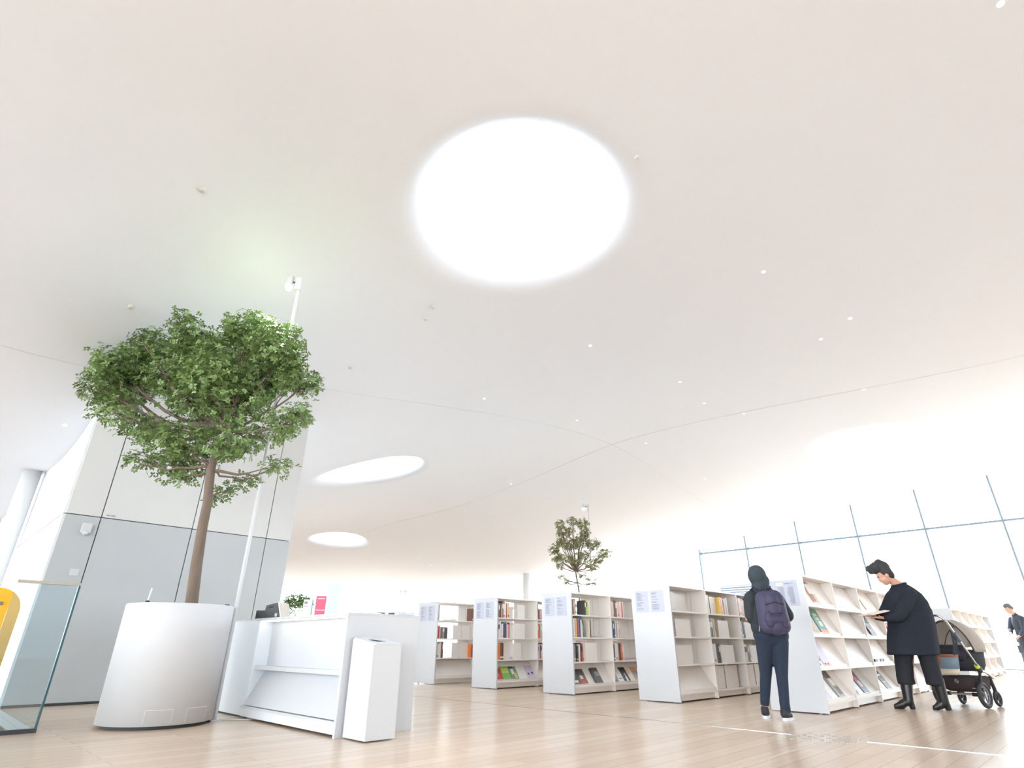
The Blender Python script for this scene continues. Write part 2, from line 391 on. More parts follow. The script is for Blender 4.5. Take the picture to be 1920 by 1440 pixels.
# pale slatted building outside
bo = thing('building', 'pale slatted building outside the facade behind the hooded walker', 'building', P(60, 24, 0))
MB().box((0, 0, -8), (6, 4.6 * S, 6.75 * S)).build('wall', mat('pale_slats', (112, 116, 122), 0.8), bo)
mb = MB()
for k in range(7): mb.box((-.08, 0, (5.2 + k * .22) * S), (0, 4.6 * S, (5.3 + k * .22) * S))
mb.build('slat_panel', mat('slat_pale', (128, 132, 138), .8), bo)

# ceiling spots
sp = MB().lathe([(.03, 0), (.03, -.008), (.02, -.011), (.003, -.011)], 18).mesh('ceiling_spot', emit('spot_lens', (255, 250, 240), 0.5), True)
spots = [(4.70,2.50),(0.98,6.09),(4.67,6.50),(4.74,6.78),(0.88,7.79),(4.23,8.20),(7.86,2.29),(9.94,1.70),(10.35,2.31),(10.46,5.22),(11.86,5.38),(12.92,4.91),(13.38,7.95),(10.55,8.17),(7.77,5.61),(7.41,8.21),(12.89,2.33),(16.68,1.75),(18.09,6.04),(12.62,12.59),(0.84,10.01),(5.50,-0.94),(17.27,22.66),(16.42,7.80)]
rim_dark = mat('spot_rim', (206, 204, 200), .6)
for i, (x, y) in enumerate(spots):
    z = float(zc(x, y))
    dx = float(zc(x + .1, y) - zc(x - .1, y)) / .2; dy = float(zc(x, y + .1) - zc(x, y - .1)) / .2
    o = link('ceiling_spot', sp if i >= 6 else bpy.data.meshes.get('ceiling_sensor') or MB().lathe([(.035, .002), (.035, -.015), (.024, -.024), (.004, -.024)], 18).mesh('ceiling_sensor', rim_dark, True), loc=(x, y, z - .001))
    o.rotation_euler = Vector((-dx, -dy, 1)).to_track_quat('Z', 'Y').to_euler()
    if i < 6: o.name = 'ceiling_sensor'; tag(o, 'small grey round sensor on the white ceiling near the large skylight or tree', 'sensor', 'round ceiling sensors')
    else: tag(o, 'tiny bright recessed spotlight in the white ceiling', 'ceiling light', 'tiny ceiling spotlights')
# ------------------------------------------------------------------ reception counter, bin, planter, lamp
def counter():
    x0, y0, z1 = 3.99 * S, 6.88 * S, 1.37 * S
    L = 9.70 * S - y0; W_ = 5.09 * S - x0
    t = thing('reception_counter', 'white reception counter with lit recessed front and thin top', 'counter', (x0, y0, 0))
    MB().box((0, 0, .0), (W_, .032, z1 - .02)).build('end_panel', WHITE, t, bevel=.002)
    MB().box((-.0, 0, z1 - .02), (W_, L, z1)).build('counter_top', SATIN, t, bevel=.002)
    MB().box((.30 * S, .032, .70 * S), (.30 * S + .02, L, z1 - .02)).build('back_panel', WHITE, t)
    MB().prism([(.03, .12), (.30 * S + .02, .70 * S), (.30 * S + .04, .70 * S), (.06, .12)], 'y', .032, L).build('front_panel', WHITE, t)
    MB().box((.12 * S, .032, .69 * S - .03), (.34 * S, L, .70 * S)).build('ledge', WHITE, t, bevel=.002)
    MB().box((.0, .032, .095), (.12, L, .115)).build('bottom_shelf', WHITE, t)
    MB().box((.02, .032, .02), (.05, L, .095)).build('plinth', mat('plinth_white', (222, 226, 232), .4), t)
    MB().box((W_ - .03, .032, .02), (W_, L, z1 - .02)).build('rear_panel', WHITE, t)
    st = MB().box((.10 * S, .05, z1 - .032), (.10 * S + .025, L - .02, z1 - .0205)).build('light_strip', emit('counter_led', (255, 250, 244), 3), t); st['label'] = 'warm white light strip under the top'
    c = thing('side_cabinet', 'plain white cabinet joined to the planter end of the reception counter', 'cabinet', (4.07 * S, 9.705 * S, 0))
    MB().box((0, 0, .015), (1.0 * S, 1.35 * S, z1 - .014)).build('body', mat('blue_white_laminate', (232, 240, 246), .25, var=.01), c, bevel=.002)
    MB().box((.02, .02, 0), (1.0 * S - .02, 1.35 * S - .02, .015)).build('plinth', DARK, c)
    MB().box((-.004, 0, z1 - .014), (1.0 * S, 1.35 * S, z1)).build('top', SATIN, c)
    return z1
CT = counter()
def bin_():
    w, d, h = .40 * S, .48 * S, 1.065 * S
    t = thing('waste_bin', 'square white waste bin standing against the counter end', 'bin', (4.075 * S, 6.36 * S, 0))
    sl_ = .052                                     # the lid slopes down towards the hall
    def zt(y): return h - .022 + (y / d - .5) * sl_
    mb = MB().box((0, 0, .01), (w, .012, zt(0))).box((0, d - .012, .01), (w, d, zt(d))).box((.012, .012, .01), (w - .012, d - .012, .02))
    for xa, xb in ((0, .012), (w - .012, w)): mb.prism([(.012, .01), (d - .012, .01), (d - .012, zt(d - .012)), (.012, zt(.012))], 'x', xa, xb)
    mb.build('body', WHITE, t)
    n = 40; mb = MB(); vs = []; fs = []
    for dz in (.0005, .012):
        for i in range(n):
            a = 2 * math.pi * (i + .5) / n; ca, sa = math.cos(a), math.sin(a); k = 1 / max(abs(ca), abs(sa))
            y_ = d / 2 + sa * k * d / 2; vs.append((w / 2 + ca * k * w / 2, y_, zt(y_) + dz)); y_ = d / 2 + sa * .075; vs.append((w / 2 + ca * .075, y_, zt(y_) + dz))
    for i in range(n):
        j = (i + 1) % n
        fs.append((2 * n + 2 * i, 2 * n + 2 * j, 2 * n + 2 * j + 1, 2 * n + 2 * i + 1)); fs.append((2 * i, 2 * i + 1, 2 * j + 1, 2 * j))
        fs.append((2 * i + 1, 2 * n + 2 * i + 1, 2 * n + 2 * j + 1, 2 * j + 1)); fs.append((2 * i, 2 * j, 2 * n + 2 * j, 2 * n + 2 * i))
    l_ = mb.add(vs, fs).build('lid', SATIN, t); l_['label'] = 'lid with round throw hole'
    MB().box((.014, .014, .05), (w - .014, d - .014, h - .12)).build('liner', BLACK, t)
bin_()
def planter(loc, r, h, label):
    t = thing('planter', label, 'planter', loc)
    mb = MB().lathe([(r - .05, .03), (r, .03), (r, h - .012), (r - .006, h), (r - .03, h), (r - .035, h - .10), (.01, h - .10)], 72)
    b = mb.build('tub', SATIN, t, smooth=False)
    for p in b.data.polygons: p.use_smooth = len(p.vertices) == 4 and abs(p.normal.z) < .5
    MB().lathe([(r - .045, 0), (r - .045, .03)], 48).build('base_ring', DARK, t)
    s_ = MB().lathe([(r - .037, h - .11), (r - .037, h - .085), (.01, h - .075)], 36).build('soil', mat('dark_soil', (70, 56, 44), .95, var=.4, scale=40, bump=.6), t)
    return t
pl = planter(P(2.9, 9.78), .71 * S, 1.52 * S, 'large round white planter holding the big indoor tree')
def arc_panel(t, r, a0, a1, z0, z1, gap=.004):
    mb = MB(); n = 14
    for (za, zb, aa, ab) in ((z1 - gap, z1, a0, a1), (z0, z1, a0, a0 + gap / r), (z0, z1, a1 - gap / r, a1)):
        k = n if ab - aa > .1 else 1
        vs = []; fs = []
        for i in range(k + 1):
            a = aa + (ab - aa) * i / k
            for rr in (r - .002, r + .001):
                for z in (za, zb): vs.append((rr * math.cos(a), rr * math.sin(a), z))
        for i in range(k): 
            o = i * 4; fs += [(o + 2, o + 6, o + 7, o + 3), (o + 3, o + 7, o + 5, o + 1), (o, o + 4, o + 6, o + 2)]
        mb.add(vs, fs)
    return mb.build('access_panel', mat('panel_seam', (206, 210, 214), .5), t)
arc_panel(pl, .71 * S, math.radians(-118), math.radians(-92), .05, .155)
arc_panel(pl, .71 * S, math.radians(-78), math.radians(-52), .05, .155)
t = thing('moisture_probe', 'small probe with clear tube standing on the planter rim', 'probe', P(2.36, 9.50, 1.52))
MB().lathe([(.02, -.02), (.02, .012), (.012, .02)], 14).build('base', BLACK, t)
MB().tube([(0, 0, .015), (.012, 0, .13)], .008).build('tube', mat('clear_tube', (214, 220, 222), .2), t)
t = tag(MB().box((-.02, -.012, -.01), (.02, .012, .016)).build('cable_clip', BLACK, loc=P(3.42, 9.45, 1.52)), 'small black clip on the planter rim next to the lamp pole', 'clip')
def pole_lamp(loc, h, head, ang, label, rad=.021):
    t = thing('pole_lamp', label, 'lamp', loc)
    MB().lathe([(rad, 0), (rad, h)], 16).build('pole', SATIN, t)
    MB().box((-.05, -.05, 0), (.05, .05, .012)).build('base', SATIN, t)
    ca, sa = math.cos(ang), math.sin(ang)
    Rm = Matrix.Rotation(ang, 4, 'Z')
    MB().box((-.03, -.035, h - .16), (.05, .035, h + .03), Rm).build('bracket', SATIN, t, bevel=.006)
    sp_ = MB(); sp_.tube([(.13 * ca, .13 * sa, h + .06), (.14 * ca, .14 * sa, h - .09)], [.045, .045], 20); hd = sp_.build('spotlight', SATIN, t)
    MB().tube([(.03 * ca, .03 * sa, h - .03), (.10 * ca, .10 * sa, h - .03)], .012).build('pivot', BLACK, hd)
    MB().tube([(.14 * ca, .14 * sa, h - .085), (.143 * ca, .143 * sa, h - .145)], [.052, .035], 20).build('lens', emit('spot_lamp', (255, 249, 236), 5), hd)
    return t
A_LEFT = math.atan2(.709, -.705)
pole_lamp(P(3.615, 9.60), 7.62 * S, .0, A_LEFT, 'tall slim white pole lamp standing beside the planter')
sl = bpy.data.lights.new('tree_spot', 'SPOT'); sl.energy = 260; sl.spot_size = math.radians(70); sl.spot_blend = .6; sl.color = (1, .95, .82); sl.shadow_soft_size = .05
so = bpy.data.objects.new('tree_spot', sl); COL.objects.link(so); so.location = (3.615 * S - .1, 9.60 * S + .1, 7.62 * S - .17); so.rotation_euler = (math.radians(-14), math.radians(16), 0)
# cable
cb = []
for i in range(26):
    q = i / 25; cb.append((3.66 * S + q * .62 * S, 9.55 * S + .9 * S * (-q * .25) + .03 * math.sin(q * 9), .006))
tag(MB().tube(cb, .006, 8).build('power_cable', SATIN, smooth=True), 'thin white cable on the floor from lamp pole to counter', 'cable')

# things on the counter
def on_counter():
    z = CT
    t = thing('card_terminal', 'black desk terminal with tilted screen on the counter', 'terminal', (4.30 * S, 9.75 * S, z), rotz=math.radians(-45))
    MB().box((-.15, -.14, 0), (.0, .14, .085)).build('base', BLACK, t, bevel=.006)
    dg_ = mat('dark_grey_plastic', (44, 46, 50), .45)
    MB().prism([(-.055, .07), (.02, 0), (.125, 0), (.075, .165), (-.045, .135)], 'y', -.15, .15).build('screen_back', dg_, t, bevel=.004)
    MB().prism([(.126, 0), (.140, .0), (.089, .168), (.076, .166)], 'y', -.148, .148).build('screen', mat('screen_cream', (214, 206, 194), .3), t)
    s_ = MB().box((.062, -.152, .022), (.088, -.1505, .056)).build('sticker', mat('pale_sticker', (188, 190, 190), .5), t); s_['label'] = 'pale square sticker'
    MB().tube([(-.04, -.13, .085), (.0, -.15, .12), (.03, -.152, .125)], .008).build('cable', dg_, t)
    a = math.radians(-45)
    t = thing('booklet_stand', 'cream booklet with teal edge standing on the counter', 'booklet', (4.50 * S, 9.03 * S, z), rotz=a)
    MB().box((-.05, -.004, 0), (.042, .004, .19)).build('cover', mat('cream_card', (226, 226, 206), .6, var=.04), t)
    MB().box((.043, -.005, 0), (.055, .005, .195)).build('spine', mat('teal_card', (110, 165, 160), .5), t)
    MB().box((-.04, -.0055, .145), (-.005, -.004, .17)).box((-.04, -.0055, .12), (.0, -.004, .126)).build('print', GREYTXT, t)
    t = thing('leaflet_holder', 'pink red leaflet with two pale bands standing on the counter', 'leaflet', (4.54 * S, 8.68 * S, z), rotz=a)
    MB().box((-.06, -.004, 0), (.055, .004, .215)).build('leaflet', mat('raspberry_card', (222, 78, 108), .5, var=.04), t)
    MB().box((-.04, -.0055, .185), (.035, -.004, .192)).box((-.045, -.0055, .072), (.045, -.004, .079)).build('print', mat('pink_print', (240, 196, 206), .5), t)
    t = tag(MB().box((-.065, -.006, 0), (.065, .006, .325)).build('sign_panel', mat('pale_sign_white', (182, 192, 204), .35), loc=(4.52 * S, 8.30 * S, z), rotz=a), 'tall blank white sign panel standing on the counter', 'sign')
    t = thing('book', 'blue book lying flat at the far corner of the counter top', 'book', (4.90 * S, 7.02 * S, z), rotz=.1)
    MB().box((-.10, -.07, 0), (.10, .07, .003)).box((-.10, -.07, .019), (.10, .07, .022)).box((-.10, .067, 0), (.10, .07, .022)).build('cover', mat('dusty_blue_cover', (128, 148, 178), .5), t)
    MB().box((-.096, -.066, .003), (.096, .067, .019)).build('page_block', PAPER, t)
    t = tag(MB().box((-.12, -.09, 0), (.12, .09, .006)).box((-.11, -.085, .006), (.11, .085, .011)).build('paper_stack', mat('cream_paper', (226, 222, 214), .7), loc=(4.42 * S, 7.16 * S, z)), 'low stack of cream papers on the counter top', 'papers')
    for (x, y, c_, lab) in ((4.60, 7.08, (120, 124, 134), 'small grey card block lying on the counter between papers and blue book'), (4.76, 7.04, (96, 94, 90), 'small dark grey box next to the blue book on the counter')):
        tag(MB().box((-.03, -.03, 0), (.03, .03, .02)).build('card_box', mat('card_%d' % c_[0], c_, .6), loc=(x * S, y * S, z), bevel=.003), lab, 'box')
on_counter()

# glass balustrade, stair edge and yellow panel at the edge of the frame
def balustrade():
    x1, y = 1.60 * S, 9.9 * S; h = 1.75 * S
    t = thing('glass_balustrade', 'frameless glass balustrade with thin beige top rail', 'balustrade', (x1, y, 0))
    MB().box((-.46, -.008, .03), (-.012, .008, h - .025)).build('glass_pane', glass('balustrade_glass', (.86, .93, .95), .10), t)
    MB().box((-.012, -.016, .03), (.004, .016, h - .025)).build('glass_edge', mat('dark_teal_glass_edge', (52, 92, 100), .2), t)
    MB().box((-.46, -.02, h - .025), (.004, .02, h)).build('top_rail', mat('beige_rail', (178, 170, 160), .4), t)
    MB().box((-1.9, -.03, 0), (.004, .03, .03)).build('base_channel', DARK, t)
    MB().box((-1.9, -.008, .03), (-.475, .008, h * .7)).build('glass_pane', MATS['balustrade_glass'], t)
    k = struct(MB().box((1.36 * S, 9.95 * S, 0), (1.36 * S + .07, 13.74 * S, .02)).box((1.36 * S + .08, 9.95 * S, 0), (1.36 * S + .16, 13.74 * S, .015)).build('trim_5', mat('white_stone_kerb', (222, 226, 228), .5)), 'white kerb strips on the floor behind the glass')
    d = thing('floor_mat', 'dark entrance mat set in the floor inside the glass', 'mat', (.9 * S, 9.97 * S, 0))
    MB().box((-1.2, 0, 0), (.40 * S, 2.4, .012)).build('pile', mat('charcoal_mat', (62, 70, 80), .9, var=.2, scale=120, bump=.3), d)
    MB().box((-1.2, -.0, .0), (.42 * S, .03, .016)).box((.40 * S, .03, 0), (.43 * S, 2.4, .016)).build('frame', mat('mat_frame', (70, 72, 76), .5), d)
    t = thing('escalator_newel', 'yellow rounded end panel with dark glass core at the frame edge', 'panel', (.80 * S, 11.0 * S, 0))
    hh = 1.60 * S; pts = []
    for i in range(9):
        pass
    pts = [(-.9, 0, hh - .0), (-.3, 0, hh)] + [(.04 + .13 * math.sin(a), 0, hh - .13 + .13 * math.cos(a)) for a in [math.pi / 2 * i / 8 for i in range(9)]] + [(.17, 0, .6), (.17, 0, .0)]
    MB().strip(pts, .07, .15, Vector((0, 1, 0))).build('yellow_band', mat('warm_yellow_paint', (250, 190, 50), .3), t)
    MB().box((-.9, -.01, .0), (.20, .01, hh - .03)).build('glass_core', glass('smoked_glass', (.62, .70, .74), .08), t)
    MB().tube([(-.9, -.03, hh - .42), (-.15, -.03, hh - .12), (.1, -.03, hh - .06)], .018).build('handrail', mat('grey_handrail', (130, 132, 128), .4), t)
balustrade()

# ------------------------------------------------------------------ bookcases
BW, BH, BD = 1.545 * S, 2.15 * S, .92 * S
TZ = [.165 * S, .664 * S, 1.172 * S, 1.655 * S]          # upper faces of the four boards
rng = random.Random(5)
SLOPE = ((.30, .20), (.32, .14))                          # rise and depth of the display boards, bottom and upper tiers
def bookcase(label, x0, y0, nb, back=True, slope=(), bw=BW, depth=BD, group='double sided white bookcases in parallel rows'):
    t = thing('bookcase', label, 'bookcase', (x0, y0, 0), group=group)
    L = nb * bw; T = .024
    ep = MB().box((0, 0, .012), (T, depth, BH)).mesh('end_panel', WHITE)
    link('end_panel', ep, t, (0, 0, 0)); link('end_panel', ep, t, (L, 0, 0))
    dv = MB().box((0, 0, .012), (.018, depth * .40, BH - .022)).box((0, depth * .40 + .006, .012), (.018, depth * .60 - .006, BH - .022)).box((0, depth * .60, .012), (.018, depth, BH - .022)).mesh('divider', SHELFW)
    for i in range(1, nb): link('divider', dv, t, (i * bw, 0, 0))
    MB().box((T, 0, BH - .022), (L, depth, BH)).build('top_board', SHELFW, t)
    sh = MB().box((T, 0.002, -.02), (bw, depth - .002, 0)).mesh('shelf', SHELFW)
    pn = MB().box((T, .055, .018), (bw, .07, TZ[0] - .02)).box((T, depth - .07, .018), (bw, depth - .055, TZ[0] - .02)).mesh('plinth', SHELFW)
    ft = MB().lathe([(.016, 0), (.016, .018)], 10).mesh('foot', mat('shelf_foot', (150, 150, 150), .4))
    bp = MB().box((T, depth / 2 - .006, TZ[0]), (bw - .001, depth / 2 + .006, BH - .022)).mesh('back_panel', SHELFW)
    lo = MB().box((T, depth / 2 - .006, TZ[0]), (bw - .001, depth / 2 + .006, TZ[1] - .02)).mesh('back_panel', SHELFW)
    for i in range(nb):
        for z in TZ: link('shelf', sh, t, (i * bw, 0, z))
        link('plinth', pn, t, (i * bw, 0, 0))
        link('back_panel', bp if back else lo, t, (i * bw, 0, 0))
    for i in range(nb + 1):
        for y in (.10, depth - .10): link('foot', ft, t, (min(max(i * bw, .03), L - .01), y, 0))
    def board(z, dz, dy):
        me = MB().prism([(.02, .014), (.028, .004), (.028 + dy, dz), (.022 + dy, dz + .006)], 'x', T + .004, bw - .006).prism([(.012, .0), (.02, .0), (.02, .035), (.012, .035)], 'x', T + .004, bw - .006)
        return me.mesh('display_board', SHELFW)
    bm_ = {}
    for (i, k) in slope:
        if k not in bm_: bm_[k] = board(TZ[k], *SLOPE[min(k, 1)])
        link('display_board', bm_[k], t, (i * bw, 0, TZ[k]))
    return t
ROWX = 10.95 * S
RY = {1: 13.90 * S, 2: 11.41 * S, 3: 8.92 * S, 4: 6.327 * S, 5: 3.69 * S}
SL = {1: [(i, 0) for i in range(5)], 2: [(i, 0) for i in range(5)], 3: [(i, 0) for i in range(5)], 4: [(0, 0)], 5: [(i, k) for i in range(5) for k in range(4)]}
BL = {1: 'white double sided bookcase nearest the reception counter, few books on it', 2: 'white double sided bookcase second from the reception counter', 3: 'white double sided bookcase in front of the small tree',
      4: 'white double sided bookcase with mostly empty bays left of the hooded walker', 5: 'white bookcase with sloped displays between the hooded walker and woman in dark coat'}
BL[4] = 'white double sided bookcase with mostly empty bays, directly behind the hooded walker'
for r in range(1, 6):
    bookcase(BL[r], ROWX, RY[r], 5, back=(r >= 4), slope=SL[r])
bookcase('white bookcase of narrow empty sloped bays standing beyond the pushchair', 24.0 * S, 3.70 * S, 5, True, [(i, k) for i in range(5) for k in range(4)])

# papers on the bookcase ends
def notice(x, ya, yb, za, zb, label, kind=0):
    t = thing('notice', label, 'notice', (x, ya, za), group='printed notices on the bookcase ends')
    w, h = yb - ya, zb - za
    MB().box((-.003, 0, 0), (0, w, h)).build('sheet', mat('notice_sheet', (188, 192, 206), .6, var=.02, spec=.2), t)
    mb = MB(); rr = random.Random(int(ya * 1000))
    if kind == 0:
        y_ = h * .90
        while y_ > h * .10:
            ln = rr.uniform(.25, .6) * w
            mb.box((-.0045, w * .88 - ln, y_), (-.003, w * .88, y_ + .0055)); y_ -= .0125 if rr.random() < .8 else .028
    else:
        for k in range(22):
            mb.box((-.0045, w * .12, h * (.72 - k * .03)), (-.003, w * (.12 + rr.uniform(.12, .2)), h * (.72 - k * .03) + .004))
            mb.box((-.0045, w * .40, h * (.72 - k * .03)), (-.003, w * (.40 + rr.uniform(.12, .2)), h * (.72 - k * .03) + .004))
    mb.build('print', GREYTXT, t)
    if kind:
        MB().box((-.0045, w * .42, h * .80), (-.003, w * .60, h * .90)).build('map_block', mat('pale_yellow_print', (222, 222, 188), .6), t)
        m_ = MB()
        for k in range(9): m_.box((-.005, w * (.10 + .03 * k), h * (.83 + .05 * rr.random())), (-.003, w * (.115 + .03 * k), h * (.85 + .05 * rr.random())))
        m_.build('logo_marks', mat('slate_print', (92, 102, 124), .6), t)
NM = {1: 'bookcase nearest the counter', 2: 'second bookcase from counter', 3: 'bookcase before small tree', 4: 'bookcase behind hooded walker'}
for r in range(1, 5):
    y = RY[r]; k = .86 if r == 3 else .9 if r <= 2 else 1
    dep = BD
    notice(ROWX, y + .095, y + .31, 1.63 * S, 2.05 * S, 'printed notice near the open edge of the end panel, ' + NM[r])
    notice(ROWX, y + .345, y + .56, 1.63 * S, 2.05 * S, 'printed notice near the back edge of the end panel, ' + NM[r])
notice(ROWX, RY[5] + .075, RY[5] + .47, 1.64 * S, 2.07 * S, 'large floor plan notice on the end panel beside the hooded walker', 1)

# ------------------------------------------------------------------ books
CN = {'white': (226, 224, 222), 'cream': (228, 216, 200), 'grey': (150, 148, 148), 'dark grey': (84, 80, 80), 'black': (44, 42, 44), 'brown': (128, 88, 72), 'dark brown': (92, 62, 54), 'red': (196, 62, 66), 'orange': (236, 128, 72),
      'yellow': (236, 196, 96), 'tan': (206, 168, 138), 'blue': (96, 132, 168), 'navy': (58, 72, 100), 'teal': (84, 142, 136), 'lime green': (186, 202, 96), 'green': (120, 176, 86), 'purple': (84, 68, 98), 'pink': (226, 182, 172), 'lilac': (206, 198, 220), 'grey green': (122, 136, 130)}
def cm(c): return mat('cover_' + c.replace(' ', '_'), CN[c], .45, var=.10, scale=14)
TIER = {3: 'top shelf', 2: 'second shelf', 1: 'third shelf', 0: 'bottom shelf'}
ORD = ['first', 'second', 'third', 'fourth', 'fifth', 'sixth', 'seventh', 'eighth', 'ninth', 'tenth', 'eleventh', 'twelfth', 'thirteenth', 'fourteenth']
SHORT = {1: 'bookcase nearest the counter', 2: 'second bookcase from counter', 3: 'bookcase before small tree', 4: 'bookcase behind hooded walker', 5: 'sloped display bookcase'}
def book(r, bay, k, x, th, h, d, col, n, lean=0, band=None):
    """an upright book, spine towards the aisle"""
    lab = '%s book, %s upright in bay %s, %s, %s' % (col, ORD[n], ['one', 'two', 'three', 'four'][bay], TIER[k], SHORT[r])
    t = thing('book', lab, 'book', (ROWX + bay * BW + x, RY[r] + .022, TZ[k]), group='upright books, ' + SHORT[r])
    mx = Matrix.Rotation(lean, 4, 'Y') if lean else None
    c = .003
    MB().box((0, 0, 0), (th, c, h), mx).box((0, c, 0), (c, d, h), mx).box((th - c, c, 0), (th, d, h), mx).build('cover', cm(col), t)
    MB().box((c, c, .003), (th - c, d - .004, h - .004), mx).build('page_block', PAPER, t)
    if band:
        MB().box((.002, -.0008, h * band[1]), (th - .002, 0, h * band[2]), mx).build('spine_label', cm(band[0]), t)
def row_books(r, bay, k, x, cols, h=(.20, .25), th=(.018, .036), lean_last=0):
    for i, c in enumerate(cols):
        t_ = rng.uniform(*th); hh = rng.uniform(*h)
        band = None
        if rng.random() < .55: band = (rng.choice(['white', 'cream', 'dark grey', 'red', 'yellow']), .08, .2) if rng.random() < .5 else (rng.choice(['white', 'black', 'cream']), .55, .85)
        ln = 0
        book(r, bay, k, x, t_, hh, rng.uniform(.14, .19), c, i, ln, band)
        x += t_ + .002
    return x
def bookend(r, bay, k, x, w=.20, h=.22, y=.06, n=0):
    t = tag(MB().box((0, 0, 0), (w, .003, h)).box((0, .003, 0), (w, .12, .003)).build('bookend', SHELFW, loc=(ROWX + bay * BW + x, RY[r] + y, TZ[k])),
            'white plate bookend, %s in bay %s, %s, %s' % (ORD[n], ['one', 'two', 'three', 'four'][bay], TIER[k], SHORT[r]), 'bookend', 'white bookends, ' + SHORT[r])
def flat(r, bay, k, x, w, d, th, col, lab, y=.05, z=0, cat='book'):
    t = thing('book', lab, cat, (ROWX + bay * BW + x, RY[r] + y, TZ[k] + z))
    MB().box((0, 0, 0), (w, d, .003)).box((0, 0, th - .003), (w, d, th)).box((0, d - .003, .003), (w, d, th - .003)).build('cover', cm(col), t)
    MB().box((.003, .003, .003), (w - .003, d - .003, th - .003)).build('page_block', PAPER, t)
def face(r, bay, k, x, w, h, col, lab, pat=None, th=.012, off=0.0):
    """book lying face-out on a sloped display board"""
    sl = math.atan2(*SLOPE[min(k, 1)])
    a = math.pi / 2 - sl
    o = thing('book', lab, 'book', (ROWX + bay * BW + x, RY[r] + .02 - off, TZ[k] + .018), rot=(-a, 0, 0))
    MB().box((0, -th, 0), (w, -th + .002, h)).box((0, -.002, 0), (w, 0, h)).box((0, -th + .002, 0), (.002, -.002, h)).build('cover', cm(col), o)
    MB().box((.002, -th + .002, .001), (w - .003, -.002, h - .002)).build('page_block', PAPER, o)
    if pat:
        for (c, x0, z0, x1, z1) in pat:
            MB().box((w * x0, -th - .0008, h * z0), (w * x1, -th, h * z1)).build('cover_print', cm(c), o)
# bookcase 1
row_books(1, 0, 3, .04, ['grey'], (.27, .28)); flat(1, 0, 3, .32, .22, .16, .025, 'tan', 'tan book lying flat on the top shelf, bookcase nearest the counter')
row_books(1, 0, 3, .93, ['brown', 'tan'], (.21, .25))
row_books(1, 0, 2, .03, ['orange', 'red', 'cream'], (.20, .24)); row_books(1, 0, 2, .17, ['grey', 'dark grey', 'dark brown'], (.20, .21), (.03, .05)); 
bookend(1, 0, 2, .50, .20, .25, .1, 0); bookend(1, 0, 2, .74, .2, .25, .1, 1)
row_books(1, 0, 1, .03, ['teal', 'white', 'white', 'cream', 'brown', 'dark brown'], (.24, .30)); bookend(1, 0, 1, .48, .2, .27, .1, 0); bookend(1, 0, 1, .70, .2, .27, .1, 1)
row_books(1, 0, 1, .90, ['orange', 'brown', 'blue'], (.24, .25), (.03, .04))
# bookcase 2
row_books(2, 0, 3, .03, ['blue', 'brown', 'dark brown', 'tan', 'brown', 'white', 'white', 'red', 'cream', 'yellow'], (.22, .29)); bookend(2, 0, 3, .62, .2, .24, .1)
row_books(2, 0, 2, .03, ['grey', 'white', 'white', 'lilac', 'white', 'purple', 'navy', 'grey', 'white', 'red'], (.21, .27)); bookend(2, 0, 2, .44, .30, .24, .03)
row_books(2, 0, 1, .03, ['orange', 'orange', 'brown', 'dark brown'], (.25, .27), (.03, .045)); bookend(2, 0, 1, .24, .18, .29, .1, 0); bookend(2, 0, 1, .44, .22, .26, .05, 1)
face(2, 0, 0, .04, .15, .21, 'red', 'red and slate book face out, first on the bottom display, second bookcase from counter', [('grey', .0, .3, .5, 1)])
face(2, 0, 0, .20, .20, .24, 'green', 'bright green book face out on the bottom display, second bookcase from counter', [('lime green', .1, .5, .9, .9)])
face(2, 0, 0, .41, .17, .24, 'grey green', 'floral green book face out beside the bright green one', [('cream', .2, .4, .6, .8), ('lime green', .5, .1, .9, .5), ('navy', .0, .85, .6, 1)])
face(2, 0, 0, .59, .22, .25, 'white', 'plain white book face out on the bottom display, second bookcase from counter')
face(2, 0, 0, .82, .19, .25, 'lilac', 'lilac book with dark marks face out, last on its bottom display', [('purple', .15, .3, .35, .45), ('purple', .65, .35, .9, .5)])
row_books(2, 1, 3, .03, ['dark brown'], (.26, .27)); row_books(2, 1, 3, .12, ['pink', 'tan'], (.16, .18))
row_books(2, 1, 2, .03, ['orange', 'orange', 'grey', 'white', 'tan', 'tan'], (.22, .26)); row_books(2, 1, 1, .03, ['lilac', 'lilac', 'red', 'cream', 'white', 'black', 'grey green'], (.23, .28))
# bookcase 3
row_books(3, 0, 3, .03, ['brown', 'dark grey', 'tan', 'brown'], (.22, .25)); row_books(3, 0, 3, .38, ['dark grey', 'lime green', 'lime green', 'cream'], (.22, .24))
row_books(3, 0, 2, .03, ['blue', 'white', 'tan', 'yellow', 'red', 'blue', 'purple', 'white', 'white'], (.25, .29), (.022, .034))
book(3, 0, 2, .335, .035, .32, .2, 'grey green', 9, math.radians(-14)); 
row_books(3, 0, 2, .46, ['cream', 'dark brown'], (.25, .26)); flat(3, 0, 2, .70, .16, .14, .02, 'dark grey', 'dark grey booklet lying flat on the second shelf, bookcase before small tree')
row_books(3, 0, 1, .03, ['dark grey', 'grey', 'black', 'black', 'grey', 'cream', 'black', 'red', 'tan'], (.22, .27)); bookend(3, 0, 1, .34, .30, .27, .02)
flat(3, 0, 1, .26, .15, .10, .022, 'red', 'red book lying across the upright books on the third shelf', .04, .275)
face(3, 0, 0, .03, .16, .24, 'dark grey', 'dark book with pale lettering, first on the bottom display before small tree', [('white', .1, .15, .8, .3), ('grey', .1, .5, .7, .6)])
face(3, 0, 0, .20, .18, .25, 'brown', 'brown book with pale panel face out beside the dark first one', [('dark grey', .0, .55, 1, 1), ('cream', .25, .35, .6, .6), ('red', .3, .1, .8, .25)])
